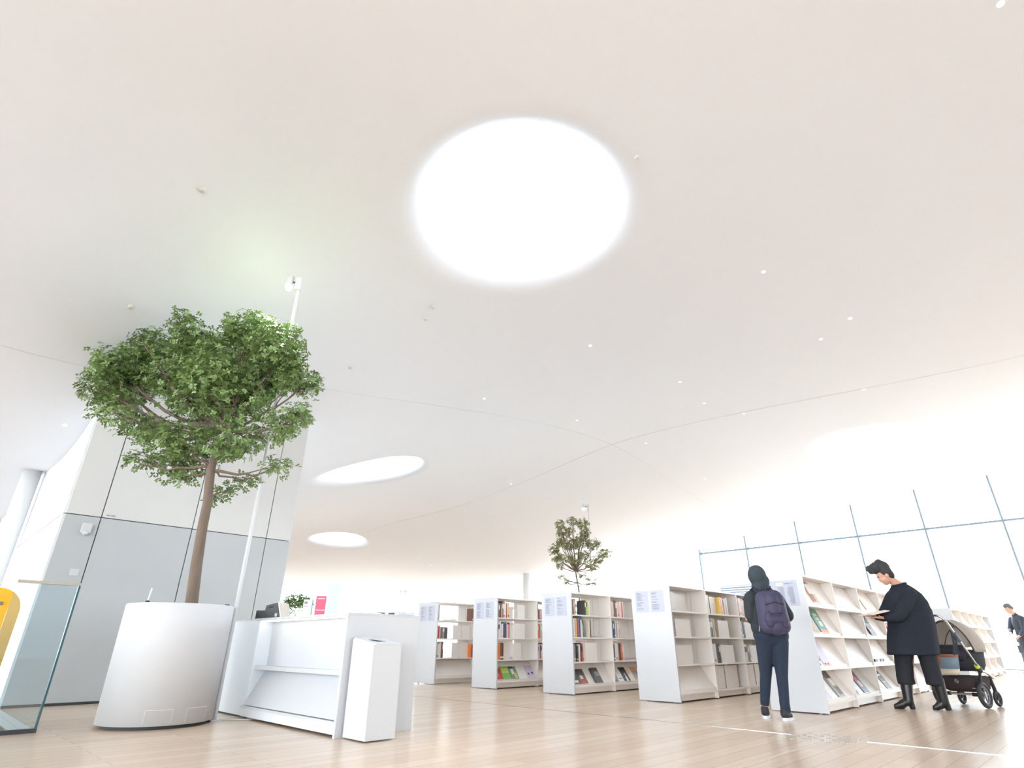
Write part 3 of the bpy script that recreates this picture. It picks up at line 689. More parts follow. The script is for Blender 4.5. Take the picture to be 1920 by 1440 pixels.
face(3, 0, 0, .56, .18, .25, 'dark grey', 'thick dark book with grey photo standing alone on its display', [('grey', .35, .45, .95, .75)], .03)
row_books(3, 1, 3, .02, ['tan', 'pink', 'cream', 'pink', 'dark brown', 'dark grey', 'brown', 'cream', 'pink', 'pink', 'cream', 'pink', 'red', 'cream'], (.23, .27), (.02, .032))
row_books(3, 1, 2, .03, ['lilac', 'navy', 'navy', 'navy', 'white', 'grey', 'white', 'white', 'tan', 'pink'], (.24, .27), (.02, .03))
row_books(3, 1, 1, .03, ['dark grey', 'dark brown', 'white', 'white', 'white', 'grey', 'black', 'red', 'orange', 'orange', 'white'], (.24, .28), (.022, .034)); flat(3, 1, 1, .60, .20, .14, .026, 'red', 'red book lying flat on the third shelf, second bay before small tree')
face(3, 1, 0, .02, .12, .20, 'grey', 'grey book partly hidden by end of second bay divider', [('dark grey', 0, 0, .5, 1)])
face(3, 1, 0, .15, .15, .24, 'white', 'white book face out, second bay display before small tree', [('grey', .2, .2, .8, .3)])
face(3, 1, 0, .31, .17, .25, 'black', 'black book with white cone shape on its cover', [('white', .42, .05, .70, .35), ('white', .5, .35, .62, .6)])
face(3, 1, 0, .49, .14, .25, 'cream', 'cream book face out between the black cone book and brown one', [('pink', .1, .5, .5, .9)])
face(3, 1, 0, .64, .16, .25, 'tan', 'brownish book face out near the end of the second bay display', [('grey', .1, .2, .9, .7)])
face(3, 1, 0, .82, .18, .26, 'pink', 'thick pink and red patterned book, last on the second bay display', [('red', .2, .4, .5, .8), ('red', .6, .5, .9, .9), ('white', 0, 0, 1, .25)], .035)
# bookcase 4
flat(4, 0, 3, .04, .18, .13, .02, 'grey', 'thin grey booklet lying flat at the edge of the empty top shelf')
bookend(4, 0, 3, .08, .34, .27, .16, 0); bookend(4, 0, 3, .52, .30, .26, .22, 1)
bookend(4, 0, 2, .04, .13, .24, .16, 0); bookend(4, 0, 2, .24, .42, .23, .10, 1); bookend(4, 0, 1, .04, .10, .24, .16, 0); bookend(4, 0, 1, .22, .46, .24, .12, 1)
bookend(4, 1, 3, .02, .22, .27, .08, 0); bookend(4, 1, 3, .27, .20, .25, .08, 1)
row_books(4, 1, 3, .48, ['yellow', 'orange', 'cream', 'red', 'tan', 'cream', 'grey', 'white'], (.23, .26), (.022, .036))
row_books(4, 1, 2, .03, ['white', 'dark grey', 'grey', 'black', 'white', 'blue', 'yellow'], (.24, .27), (.02, .034)); bookend(4, 1, 2, .34, .34, .24, .03)
row_books(4, 1, 1, .05, ['white', 'white', 'cream'], (.25, .26), (.03, .04)); row_books(4, 1, 1, .175, ['dark grey', 'black', 'black'], (.26, .265), (.028, .034)); bookend(4, 1, 1, .31, .44, .24, .03)
row_books(4, 2, 3, .03, ['pink', 'red', 'cream', 'white', 'cream', 'pink', 'tan', 'pink', 'pink', 'cream', 'brown'], (.24, .28), (.024, .036))
row_books(4, 2, 2, .03, ['white', 'purple', 'white', 'dark grey', 'black', 'grey'], (.24, .28)); bookend(4, 2, 2, .26, .40, .24, .05)
row_books(4, 2, 1, .03, ['dark brown', 'cream', 'cream', 'brown', 'dark grey', 'grey'], (.24, .27), (.03, .045)); bookend(4, 2, 1, .34, .40, .24, .05)
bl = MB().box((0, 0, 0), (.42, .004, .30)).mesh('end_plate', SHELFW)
for i, (b_, x) in enumerate(((1, .05), (1, .50), (2, .05), (2, .50))):
    tag(link('display_plate', bl, loc=(ROWX + b_ * BW + x, RY[4] + .10 + .0 * i, TZ[0])), 'blank white display plate, %s along the bottom shelf, bookcase behind hooded walker' % ORD[i], 'display plate', 'blank white plates on the bottom shelf')
# bookcase 5 (sloped displays)
face(5, 0, 3, .05, .18, .28, 'cream', 'cream book face out, first on the top sloped display')
face(5, 0, 3, .32, .20, .29, 'tan', 'travel photo book with pale sky and brown figure, top sloped display', [('white', .1, .45, .95, .9), ('brown', .05, .1, .5, .45), ('dark grey', 0, .9, .6, 1)])
face(5, 0, 2, .03, .22, .29, 'grey', 'grey brown book beside the teal one on the second sloped display', [('dark grey', 0, .5, .8, 1), ('tan', .5, .1, 1, .5)])
face(5, 0, 2, .36, .26, .30, 'teal', 'teal book with orange base and pale lettering face out', [('orange', .0, .0, 1, .16), ('lime green', .3, .55, .7, .65), ('lime green', .25, .72, .7, .82), ('cream', .35, .3, .75, .5)])
face(5, 0, 1, .03, .14, .30, 'white', 'white book with black checker blocks, third sloped display', [('black', .1, .02, .5, .18), ('black', .5, .2, .95, .36), ('black', .05, .38, .45, .54), ('black', .5, .56, .95, .72), ('black', .05, .74, .6, .92)])
face(5, 0, 1, .20, .25, .33, 'lilac', 'tall lilac blue book with pink flowers at its foot', [('pink', .0, .0, .9, .14), ('purple', .1, .03, .35, .1), ('purple', .5, .02, .7, .1)])
face(5, 0, 0, .03, .20, .30, 'lilac', 'pale lilac book, first on the bottom sloped display beside hooded walker')
face(5, 0, 0, .24, .20, .32, 'white', 'blank white book between the pale lilac and grey brown ones')
face(5, 0, 0, .50, .22, .33, 'grey', 'grey brown book with dark top blocks, bottom sloped display', [('dark grey', .1, .72, 1, 1), ('cream', .3, .45, .9, .7), ('dark brown', .35, .12, .9, .4)])
face(5, 1, 3, .08, .18, .25, 'cream', 'cream book alone on the second bay of the top sloped display')
flat(5, 1, 2, .25, .22, .15, .022, 'white', 'white book lying flat in the empty second bay of the sloped displays', .04)
face(5, 1, 0, .02, .16, .29, 'purple', 'white and dark purple book, second bay of the bottom sloped display', [('white', .0, .4, .9, 1), ('pink', .2, .6, .8, .8)])
face(5, 1, 0, .20, .17, .31, 'white', 'white book with pink title, second bay of the bottom sloped display', [('pink', .1, .6, .9, .9), ('red', .1, .86, .9, .9)])
face(5, 1, 0, .42, .22, .30, 'purple', 'pink and purple portrait book, second bay of the bottom sloped display', [('red', .05, .55, .6, .95), ('pink', .3, .3, .7, .55), ('dark grey', .6, .5, 1, 1)])
face(5, 2, 3, .06, .20, .30, 'white', 'white book face out in the third bay of the top sloped display'); face(5, 2, 3, .36, .20, .27, 'cream', 'cream book beside the white one, third bay, top sloped display')
face(5, 2, 2, .03, .16, .28, 'red', 'reddish book half hidden behind the dark photo book', [('grey', .2, .2, .9, .6)])
face(5, 2, 2, .26, .26, .29, 'black', 'dark photo book below the reading hand of the woman', [('dark grey', .1, .2, .9, .8), ('grey', .3, .3, .7, .45), ('grey', .2, .62, .85, .7)], .02)
for i, (x, c, lab) in enumerate(((.12, 'black', 'small black box, first on the third sloped shelf of bay three'), (.24, 'white', 'small white box between black and grey ones, bay three'), (.38, 'dark grey', 'small dark grey box near the white ones, bay three'), (.56, 'white', 'small white box at the far end of bay three'))):
    tag(MB().box((0, 0, 0), (.10, .07, .035)).build('card_box', cm(c), loc=(ROWX + 2 * BW + x, RY[5] - .0 + .005, TZ[1] + .036), bevel=.002), lab, 'box')
face(5, 2, 0, .03, .17, .28, 'white', 'white book, first in the third bay of the bottom sloped display'); face(5, 2, 0, .22, .18, .31, 'pink', 'white pink striped book beside the dark lettered one', [('white', .0, .0, .8, 1), ('red', .0, .9, .8, .94)])
face(5, 2, 0, .44, .24, .33, 'dark grey', 'dark grey book with bold white lettering, bottom sloped display', [('white', .15, .80, .30, .92), ('white', .35, .78, .5, .92), ('white', .55, .8, .85, .9), ('white', .15, .60, .8, .68), ('grey', .15, .3, .85, .36)])
face(5, 3, 2, .10, .2, .28, 'grey green', 'grey green book in the fourth bay beside the dark coat'); face(5, 3, 2, .36, .2, .22, 'red', 'small red book in the fourth bay beside the dark coat')
face(5, 3, 0, .04, .18, .30, 'red', 'white book with red top behind the trouser leg of the woman', [('white', .0, .0, 1, .72)]); face(5, 3, 0, .28, .2, .3, 'lilac', 'pale book seen between the legs of the woman in dark coat')
# ------------------------------------------------------------------ trees
LEAF = mat('glossy_green_leaf', (124, 150, 92), 0.42, var=.35, scale=2.2, spec=.4)
LEAF2 = mat('thin_olive_leaf', (134, 138, 86), 0.5, var=.3, scale=2.0)
BARK = mat('grey_brown_bark', (120, 106, 94), 0.9, var=.25, scale=18, bump=.6, stretch=(1, 1, .25))
ROTV = math.atan2(rt.y, rt.x)         # local x = across the view, local y = away
def foliage(blobs, n, size, seed, m, parent, depth=1.0, wofs=None):
    r = np.random.default_rng(seed)
    vol = np.array([b[2] * b[3] * b[4] for b in blobs]); pr = vol ** .8; zb = np.array([b[1] for b in blobs]); pr *= np.clip(.45 + .55 * (zb - zb.min()) / (np.ptp(zb) * .6 + 1e-6), .45, 1); pr /= pr.sum()
    idx = r.choice(len(blobs), n, p=pr); B = np.array([(b[0], b[5], b[1], b[2], max(b[2], b[3]) * .9 * depth, b[3]) for b in blobs])[idx]
    d = r.normal(size=(n, 3)); d /= np.linalg.norm(d, axis=1)[:, None]; rad = r.uniform(.25, 1, n) ** .45
    cpos = B[:, :3] + d * rad[:, None] * B[:, 3:] + r.normal(size=(n, 3)) * .034
    V = []; Fc = []; k = 6
    ax = d * .5 + np.array([0, 0, .75]) + r.normal(size=(n, 3)) * .4; ax /= np.linalg.norm(ax, axis=1)[:, None]
    t1 = np.cross(ax, r.normal(size=(n, 3))); t1 /= np.linalg.norm(t1, axis=1)[:, None]; t2 = np.cross(ax, t1)
    vs = []; 
    for q in range(k):
        a = 2 * math.pi * q / k + r.uniform(-.4, .4, n); L = size * r.uniform(.7, 1.25, n)
        dr = t1 * np.cos(a)[:, None] + t2 * np.sin(a)[:, None] + ax * r.uniform(-.15, .45, n)[:, None]
        dr /= np.linalg.norm(dr, axis=1)[:, None]
        sd_ = np.cross(dr, ax); sd_ /= np.linalg.norm(sd_, axis=1)[:, None]; up = np.cross(sd_, dr)
        w = size * .27
        base = cpos + dr * (size * .10); mid = cpos + dr * (L * .55)[:, None]; tip = cpos + dr * L[:, None] - up * (L * .10)[:, None]
        vs.append(np.stack([base, mid + sd_ * w + up * w * .3, tip, mid - sd_ * w + up * w * .3, mid], 1))
    vs = np.concatenate(vs, 0); N = len(vs)
    vs = vs.reshape(-1, 3); o = np.arange(N) * 5
    f = np.concatenate([np.stack([o, o + 1, o + 4], 1), np.stack([o + 1, o + 2, o + 4], 1), np.stack([o + 2, o + 3, o + 4], 1), np.stack([o + 3, o, o + 4], 1)], 0)
    me = bpy.data.meshes.new('foliage'); me.vertices.add(len(vs)); me.vertices.foreach_set('co', vs.ravel().astype(np.float32))
    me.loops.add(f.size); me.loops.foreach_set('vertex_index', f.ravel().astype(np.int32))
    me.polygons.add(len(f)); me.polygons.foreach_set('loop_start', np.arange(0, f.size, 3, dtype=np.int32)); me.polygons.foreach_set('loop_total', np.full(len(f), 3, dtype=np.int32))
    me.update(); me.validate(); me.materials.append(m)
    return link('foliage', me, parent)
def curve_pts(a, b, bow, n=7, seed=0):
    rr = random.Random(seed); a = Vector(a); b = Vector(b); out = []
    for i in range(n + 1):
        t = i / n; p = a.lerp(b, t); k = math.sin(math.pi * t)
        out.append(p + Vector((0, 0, -bow * k)) + Vector((rr.uniform(-1, 1), rr.uniform(-1, 1), rr.uniform(-1, 1))) * .025 * k)
    return out
def tree(loc, label, trunk, tr, blobs, nleaf, size, seed, m, forks, br=.028):
    t = thing('indoor_tree', label, 'tree', loc, rotz=ROTV)
    rr = random.Random(seed)
    wig = [(p[0] + rr.uniform(-.013, .013), 0 + rr.uniform(-.013, .013), p[1]) for p in trunk]
    MB().tube(wig, tr, 14).build('trunk', BARK, t, smooth=True)
    foliage(blobs, nleaf, size, seed, m, t)
    for i, b in enumerate(blobs[:32]):
        best = min(forks, key=lambda q: (q[0] - b[0]) ** 2 * .6 + (q[1] - b[1]) ** 2 + (10 if q[1] > b[1] + .15 else 0))
        a = (best[0], 0, best[1]); e_ = (b[0], b[5] * .9, b[1])
        L = (Vector(e_) - Vector(a)).length; th = min(br, .010 + .012 * L)
        pts = curve_pts(a, e_, .10 * L * (1 if abs(b[0] - best[0]) > .3 else .2), 8, seed + i)
        mb = MB(); mb.tube(pts, [th * (1 - .7 * q / 8) for q in range(9)], 8)
        for q in range(4):
            s_ = pts[4 + q % 4]; ee = Vector(e_) + Vector((rr.uniform(-1, 1) * b[2], rr.uniform(-1, 1) * b[2] * .8, rr.uniform(-.6, 1) * b[3])) * .85
            mb.tube(curve_pts(s_, ee, .02, 4, seed * 7 + i * 5 + q), [th * .4 * (1 - .6 * w / 4) for w in range(5)], 6)
        mb.build('branch', BARK, t, smooth=True)
    return t
big = [(-1.415,3.728,.4,.29),(-1.645,3.495,.18,.23),(-1.137,3.995,.26,.25),(-0.748,4.244,.19,.25),(-0.538,3.971,.36,.3),(-0.78,3.627,.51,.29),(0.077,4.22,.36,.25),(0.468,4.056,.24,.28),(-0.035,3.839,.47,.3),(0.473,3.632,.3,.32),(0.865,3.505,.18,.15),(0.86,3.109,.14,.1),(0.661,2.964,.18,.19),(-1.147,3.053,.25,.12),(-0.883,2.911,.33,.17),(-0.852,2.565,.17,.09),(-0.494,2.522,.2,.16),(-0.477,2.796,.31,.21),(-0.326,3.275,.45,.3),(0.083,3.277,.41,.3),(0.074,2.798,.35,.21),(-0.368,2.367,.17,.09),(-0.245,2.568,.26,.18),(0.36,2.799,.22,.16),(0.725,2.482,.19,.09),(0.411,2.326,.17,.07),(0.221,2.218,.15,.05),(0.092,2.132,.06,.08),(-1.49,3.221,.11,.15),(-0.316,3.629,.35,.26),(0.281,3.427,.28,.23),(-1.247,3.396,.3,.2)]
rr = random.Random(3)
bigb = []
for (u, z, a, b) in big + [(u_ + rr.uniform(-.14, .14), z_ + rr.uniform(-.1, .06), a_ * .6, b_ * .6) for (u_, z_, a_, b_) in big if a_ > .28] + [(.34, 4.08, .26, .22), (.60, 3.85, .2, .2), (-1.35, 3.5, .26, .18)]:
    wv = rr.uniform(-.5, .6) if a > .25 else rr.uniform(-.2, .3); k_ = (6.09 + wv) / 6.09
    bigb.append(((u - 3.33) * k_ + 3.33, S + (z - S) * k_, a, b, .30, wv))
tree(P(2.9, 9.78, 0), 'large indoor tree with broad green crown growing in the round white planter', [(.085, .95), (.075, 1.06), (.046, 1.42), (.026, 1.81), (.003, 2.09), (-.026, 2.44), (-.02, 2.62), (.05, 2.95), (.0, 3.2)],
     [.062, .06, .056, .05, .048, .046, .036, .026, .014], bigb, 10000, .047, 11, LEAF, [(.0, 2.12), (-.02, 2.44), (-.03, 2.5), (.05, 2.93)])
sm = [(-0.1,4.724,.18,.16),(-0.584,4.488,.18,.16),(-0.379,4.333,.32,.18),(0.209,4.569,.24,.13),(0.356,4.336,.16,.21),(-0.239,3.9,.49,.2),(0.183,4.028,.34,.18),(-0.762,3.772,.18,.2),(0.593,3.903,.26,.18),(-0.641,3.522,.18,.15),(0.21,3.525,.26,.12),(0.881,3.527,.21,.15),(0.691,3.377,.26,.12),(-0.389,3.349,.38,.12),(0.147,3.277,.31,.15),(0.547,3.106,.23,.1),(-0.062,3.202,.15,.15),(-0.538,2.763,.15,.1),(-0.393,2.572,.13,.14),(0.227,2.838,.23,.12),(0.468,2.598,.23,.07),(0.726,2.695,.15,.04),(-0.574,3.201,.15,.1),(-0.574,3.975,.16,.15)]
kk = 20.3 / 23.4
def sc(u, z): return u * kk, S + (z - S) * kk
smb = [(sc(u, z)[0], sc(u, z)[1], a * kk, b * kk, .2, rr.uniform(-.35, .35)) for (u, z, a, b) in sm]
planter(P(20.3, 16.1), .42, .9, 'white planter of the small tree hidden behind the third bookcase')
tree(P(20.3, 16.1, 0), 'small airy indoor tree rising behind the middle bookcases', [(.02, .8), (.015, 1.6), sc(.015, 2.39), sc(-.02, 2.62), sc(-.06, 3.0), sc(-.08, 3.54), sc(-.1, 4.1)],
     [.03, .028, .026, .022, .018, .014, .008], smb, 1500, .055, 23, LEAF2, [sc(.0, 2.5), sc(-.02, 2.62), sc(-.06, 3.0)], .018)
pole_lamp((20.3 * S + .48 * kk * rt.x, 16.1 * S + .48 * kk * rt.y, 0), sc(0, 5.25)[1], 0, A_LEFT, 'thin pole lamp standing beside the small tree', .012)
# far plant behind the counter
fp = thing('potted_plant', 'bushy potted plant far behind the counter leaflets', 'plant', P(10.6, 22.2, 0), rotz=ROTV)
MB().lathe([(.16, 0), (.20, .4), (.17, .4), (.01, .38)], 24).build('pot', SATIN, fp)
MB().tube([(0, 0, .35), (.02, 0, .9), (0, 0, 1.4)], [.03, .025, .015], 8).build('stem', BARK, fp)
foliage([(0, 1.72, .34, .16, .25, 0), (-.2, 1.55, .2, .15, .2, 0), (.22, 1.62, .2, .14, .2, 0)], 380, .06, 5, LEAF, fp)

# ------------------------------------------------------------------ people
SKIN = mat('skin_tone', (206, 158, 136), .5, var=.05)
def hand(mb, wrist, d, up, s=1.0, curl=.5, thumb_side=1):
    """palm with five bent fingers; d = pointing direction, up = back of the hand"""
    w = Vector(wrist); d = Vector(d).normalized(); up = (Vector(up) - d * Vector(up).dot(d)).normalized(); sd_ = d.cross(up) * thumb_side
    for q in (-1, 0, 1): mb.cap(w + sd_ * .018 * q * s, w + d * .075 * s + sd_ * .026 * q * s, .017 * s, .014 * s, 10)
    for i, (o, L) in enumerate(((.030, .062), (.011, .072), (-.010, .066), (-.029, .050))):
        a = w + d * .08 * s + sd_ * o * s; b = a + (d * math.cos(curl * .6) - up * math.sin(curl * .6)) * L * .55 * s; c = b + (d * math.cos(curl * 1.6) - up * math.sin(curl * 1.6)) * L * .5 * s
        mb.cap(a, b, .0095 * s, .0085 * s, 8); mb.cap(b, c, .0085 * s, .007 * s, 8)
    a = w + sd_ * .026 * s + d * .02 * s; b = a + (sd_ * .8 + d * .7 - up * .2).normalized() * .035 * s; c = b + (sd_ * .3 + d * .9 - up * .4).normalized() * .03 * s
    mb.cap(a, b, .012 * s, .010 * s, 8); mb.cap(b, c, .010 * s, .008 * s, 8)
def head(mb, c, face, up, s=1.0):
    """skull, jaw, nose, brow, lips and ears looking along face"""
    c = Vector(c); f = Vector(face).normalized(); up = (Vector(up) - f * Vector(up).dot(f)).normalized(); r = f.cross(up)
    def q(x, y, z): return c + (r * x + f * y + up * z) * s
    def e(p, rx, ry, rz):
        b = MB().ball((0, 0, 0), 1, 18, 12); vs = [q(*p) + (r * v[0] * rx + f * v[1] * ry + up * v[2] * rz) * s for v in b.v]; mb.add(vs, b.f)
    e((0, -.012, .03), .076, .094, .088); e((0, .025, -.035), .062, .064, .075); e((0, .052, -.085), .034, .032, .028)
    e((0, .088, -.018), .013, .020, .026); e((0, .097, -.034), .014, .012, .010)
    e((0, .078, .020), .05, .016, .014)
    for sx_ in (-1, 1): e((sx_ * .034, .072, -.028), .022, .016, .018); e((sx_ * .077, -.005, -.01), .010, .022, .032)
    e((0, .082, -.060), .024, .012, .007); e((0, .079, -.071), .020, .012, .008)
    return q
def eyes(parent, q, s=1.0):
    W_ = mat('eye_white', (225, 222, 218), .3); D_ = mat('iris_dark', (50, 38, 30), .2)
    for sx_ in (-1, 1):
        MB().ball(q(sx_ * .031, .074, .0), .0095 * s, 12, 8).build('eye', W_, parent, smooth=True)
        MB().ball(q(sx_ * .031, .0815, .0), .0052 * s, 10, 6).build('iris', D_, parent, smooth=True)
    for sx_ in (-1, 1): MB().tube([q(sx_ * .014, .089, .020), q(sx_ * .032, .089, .026), q(sx_ * .05, .078, .020)], .004 * s, 6).build('eyebrow', mat('brow_dark', (60, 48, 42), .8), parent)
def boot(mb, heel, toe, h, shaft=None):
    H_ = Vector(heel); T_ = Vector(toe); d = (T_ - H_).normalized(); L = (T_ - H_).length
    z = Vector((0, 0, 1))
    mb.cap(H_ + d * .05 + z * .085, H_ + d * L * .55 + z * .055, .045, .040); mb.cap(H_ + d * L * .5 + z * .05, T_ - d * .035 + z * .028, .042, .026)
    mb.cap(H_ + d * .05 + z * .08, (Vector(shaft) if shaft else H_ + d * .055) + z * h, .052, .066)
    return d
# woman reading at the shelf -------------------------------------------------
WB = (8.976, 1.87, 0)
COAT = mat('charcoal_wool_coat', (40, 45, 54), .9, var=.12, scale=30, spec=.2); TROU = mat('black_cropped_trousers', (29, 31, 38), .85, var=.1, scale=25)  # coat colour lifted: bluish haze over the dark wool is painted in
LEATH = mat('black_leather_boot', (30, 28, 30), .35)
def woman():
    mb = MB(); f_ = Vector((-.80, .28, -.52)); up_ = Vector((-.48, .12, .86))
    hc = Vector((-.135, .0, 1.525))
    q = head(mb, hc, f_, up_, 1.0)
    mb.cap((.03, .0, 1.39), (-.085, .0, 1.48), .058, .052)
    mb.cap((.09, .0, 1.22), (.04, .0, 1.36), .13, .08); mb.cap((.06, 0, .86), (.09, 0, 1.2), .14, .13)
    mb.cap((.02, -.14, 1.29), (.12, .14, 1.29), .06, .06)
    mb.cap((.01, -.16, 1.28), (-.19, -.17, 1.015), .048, .036); mb.cap((-.19, -.17, 1.015), (-.335, -.10, 1.005), .034, .026)
    mb.cap((.0, .16, 1.28), (-.16, .20, 1.03), .048, .036); mb.cap((-.16, .20, 1.03), (-.32, .10, 1.03), .034, .026)
    hand(mb, (-.34, -.095, 1.006), (-.95, .25, .06), (0, 0, -1), 1.0, -.25, 1)
    hand(mb, (-.325, .10, 1.03), (-.95, -.1, .12), (0, 0, -1), 1.0, -.25, -1)
    mb.cap((-.03, .06, .86), (-.10, .06, .48), .10, .07); mb.cap((-.10, .06, .48), (-.185, .05, .12), .058, .036)
    mb.cap((.09, -.07, .86), (.10, -.08, .48), .10, .07); mb.cap((.10, -.08, .48), (.125, -.09, .12), .058, .036)
    mb.cap((-.185, .05, .1), (-.26, .08, .06), .032, .026); mb.cap((.13, -.085, .1), (.07, -.055, .06), .032, .026)
    p = organic(mb, 'person', SKIN, None, WB, ROTV, .0085, 3)
    tag(p, 'woman in long dark coat and cropped trousers bending over an open book at the shelf', 'person')
    eyes(p, q)
    h = MB()
    def e(p_, rx, ry, rz):
        b = MB().ball((0, 0, 0), 1, 18, 12); r_ = f_.normalized().cross((up_ - f_.normalized() * up_.dot(f_.normalized())).normalized()); uu = r_.cross(f_.normalized())
        h.add([q(*p_) + r_ * v[0] * rx + f_.normalized() * v[1] * ry + uu * v[2] * rz for v in b.v], b.f)
    e((0, -.035, .035), .092, .085, .092); e((0, .02, .10), .085, .085, .055); e((0, .045, .115), .07, .05, .045); e((0, -.055, .125), .07, .06, .05); e((.0, -.06, -.02), .07, .05, .07)
    rr = random.Random(4)
    e((0, .03, .13), .085, .09, .06); e((0, -.05, .08), .095, .085, .085)
    for k in range(60): e((rr.uniform(-.07, .07), rr.uniform(-.09, .10), .12 + rr.uniform(-.02, .05)), .026, .026, .026)
    for k in range(26): e((rr.choice((-1, 1)) * rr.uniform(.05, .08), rr.uniform(-.09, .02), rr.uniform(-.0, .09)), .02, .02, .02)
    hr = organic(h, 'hair', mat('dark_brown_hair', (50, 48, 50), .7, var=.3, scale=40), p, vox=.009, smooth=2); hr['label'] = 'short dark curly hair swept up'
    # coat: body, collar, sleeves
    c = MB()
    prof = [(.585, -.02, .01, .300, .225), (.75, .01, .01, .292, .22), (.93, .045, .0, .275, .215), (1.08, .06, .0, .262, .21), (1.2, .062, .0, .238, .205), (1.29, .05, .0, .20, .19), (1.36, .045, .0, .135, .14), (1.41, .035, .0, .085, .085)]
    n = 36; vs = []; fs = []; K = len(prof)
    for (z, cu, cw, ru, rw) in prof:
        for i in range(n):
            a = 2 * math.pi * i / n; fold = 1 + (.035 * math.sin(a * 5 + 1) + .02 * math.sin(a * 9)) * max(0, (1.2 - z)) / .6
            vs.append((cu + ru * math.cos(a) * fold, cw + rw * math.sin(a) * fold, z))
    for k in range(K - 1):
        for i in range(n):
            j = (i + 1) % n; fs.append((k * n + i, k * n + j, (k + 1) * n + j, (k + 1) * n + i))
    fs.append(tuple(range(n))[::-1]); fs.append(tuple((K - 1) * n + i for i in range(n)))
    c.add(vs, fs)
    c.cap((.02, -.15, 1.27), (-.10, -.19, 1.13), .085, .080); c.cap((-.10, -.19, 1.13), (-.215, -.18, 1.02), .080, .070); c.cap((-.215, -.18, 1.01), (-.315, -.115, 1.005), .062, .048)
    c.cap((.0, .15, 1.27), (-.16, .20, 1.04), .085, .070); c.cap((-.16, .20, 1.03), (-.30, .11, 1.03), .06, .048)
    co = organic(c, 'coat', COAT, p, vox=.011, smooth=5)
    k = MB()
    for i in range(15):
        a = 2 * math.pi * i / 14
        pass
    ring = [(.022 + .082 * math.cos(a), .082 * math.sin(a), 1.425 - .02 * math.cos(a) * -1) for a in [2 * math.pi * i / 20 for i in range(21)]]
    k.tube([(a_[0], a_[1], a_[2] - .018) for a_ in ring], .016, 8); kk_ = organic(k, 'collar', COAT, co, vox=.008, smooth=3)
    t_ = MB()
    for (hx, hy, kx_, ky, ax_, ay) in ((-.06, .06, -.14, .06, -.178, .05), (.08, -.07, .08, -.08, .075, -.09)):
        t_.cap((hx, hy, .80), (kx_, ky, .52), .125, .098); t_.cap((kx_, ky, .52), (ax_, ay, .33), .098, .092)
        b = MB().lathe([(.092, .262), (.094, .30), (.092, .36)], 20); t_.add([(v[0] + ax_, v[1] + ay, v[2]) for v in b.v], b.f)
    t_.cap((-.03, .03, .84), (.06, -.03, .84), .13, .13)
    organic(t_, 'trousers', TROU, p, vox=.010, smooth=3)
    for (hl, to, lab) in (((-.165, .03, 0), (-.375, .12, 0), (-.182, .052, 0)), ((.175, -.10, 0), (-.0, -.02, 0), (.116, -.09, 0))):
        b = MB(); d = boot(b, hl, to, .31, lab)
        H_ = Vector(hl)
        b.tube([H_ + d * .03 + Vector((0, 0, .07)), H_ + d * .022], [.036, .030], 10)
        sl = [Vector(to) - d * .03 + Vector((0, 0, .008)), H_ + d * .12 + Vector((0, 0, .014))]
        b.cap(sl[0], sl[1], .022, .016)
        organic(b, 'boot', LEATH, p, vox=.008, smooth=2)
woman()
def open_book():
    o = thing('book', 'open book lying across the hands of the woman in dark coat', 'book', (WB[0] + rt.x * -.40 + fw.x * .0, WB[1] + rt.y * -.40, 1.055), rot=(0, 0, 0))
    o.rotation_euler = (Matrix.Rotation(ROTV, 4, 'Z') @ Matrix.Rotation(math.radians(-12), 4, 'Y')).to_euler()
    MB().box((-.115, -.17, 0), (.115, .17, .004)).build('cover', cm('tan'), o)
    for s_ in (-1, 1):
        pr = [(0, .004), (s_ * .165, .004), (s_ * .165, .010), (s_ * .08, .020), (s_ * .02, .018), (0, .008)]
        MB().prism(pr if s_ > 0 else pr[::-1], 'x', -.11, .11).build('page_block', mat('page_cream', (236, 226, 214), .6), o)
open_book()
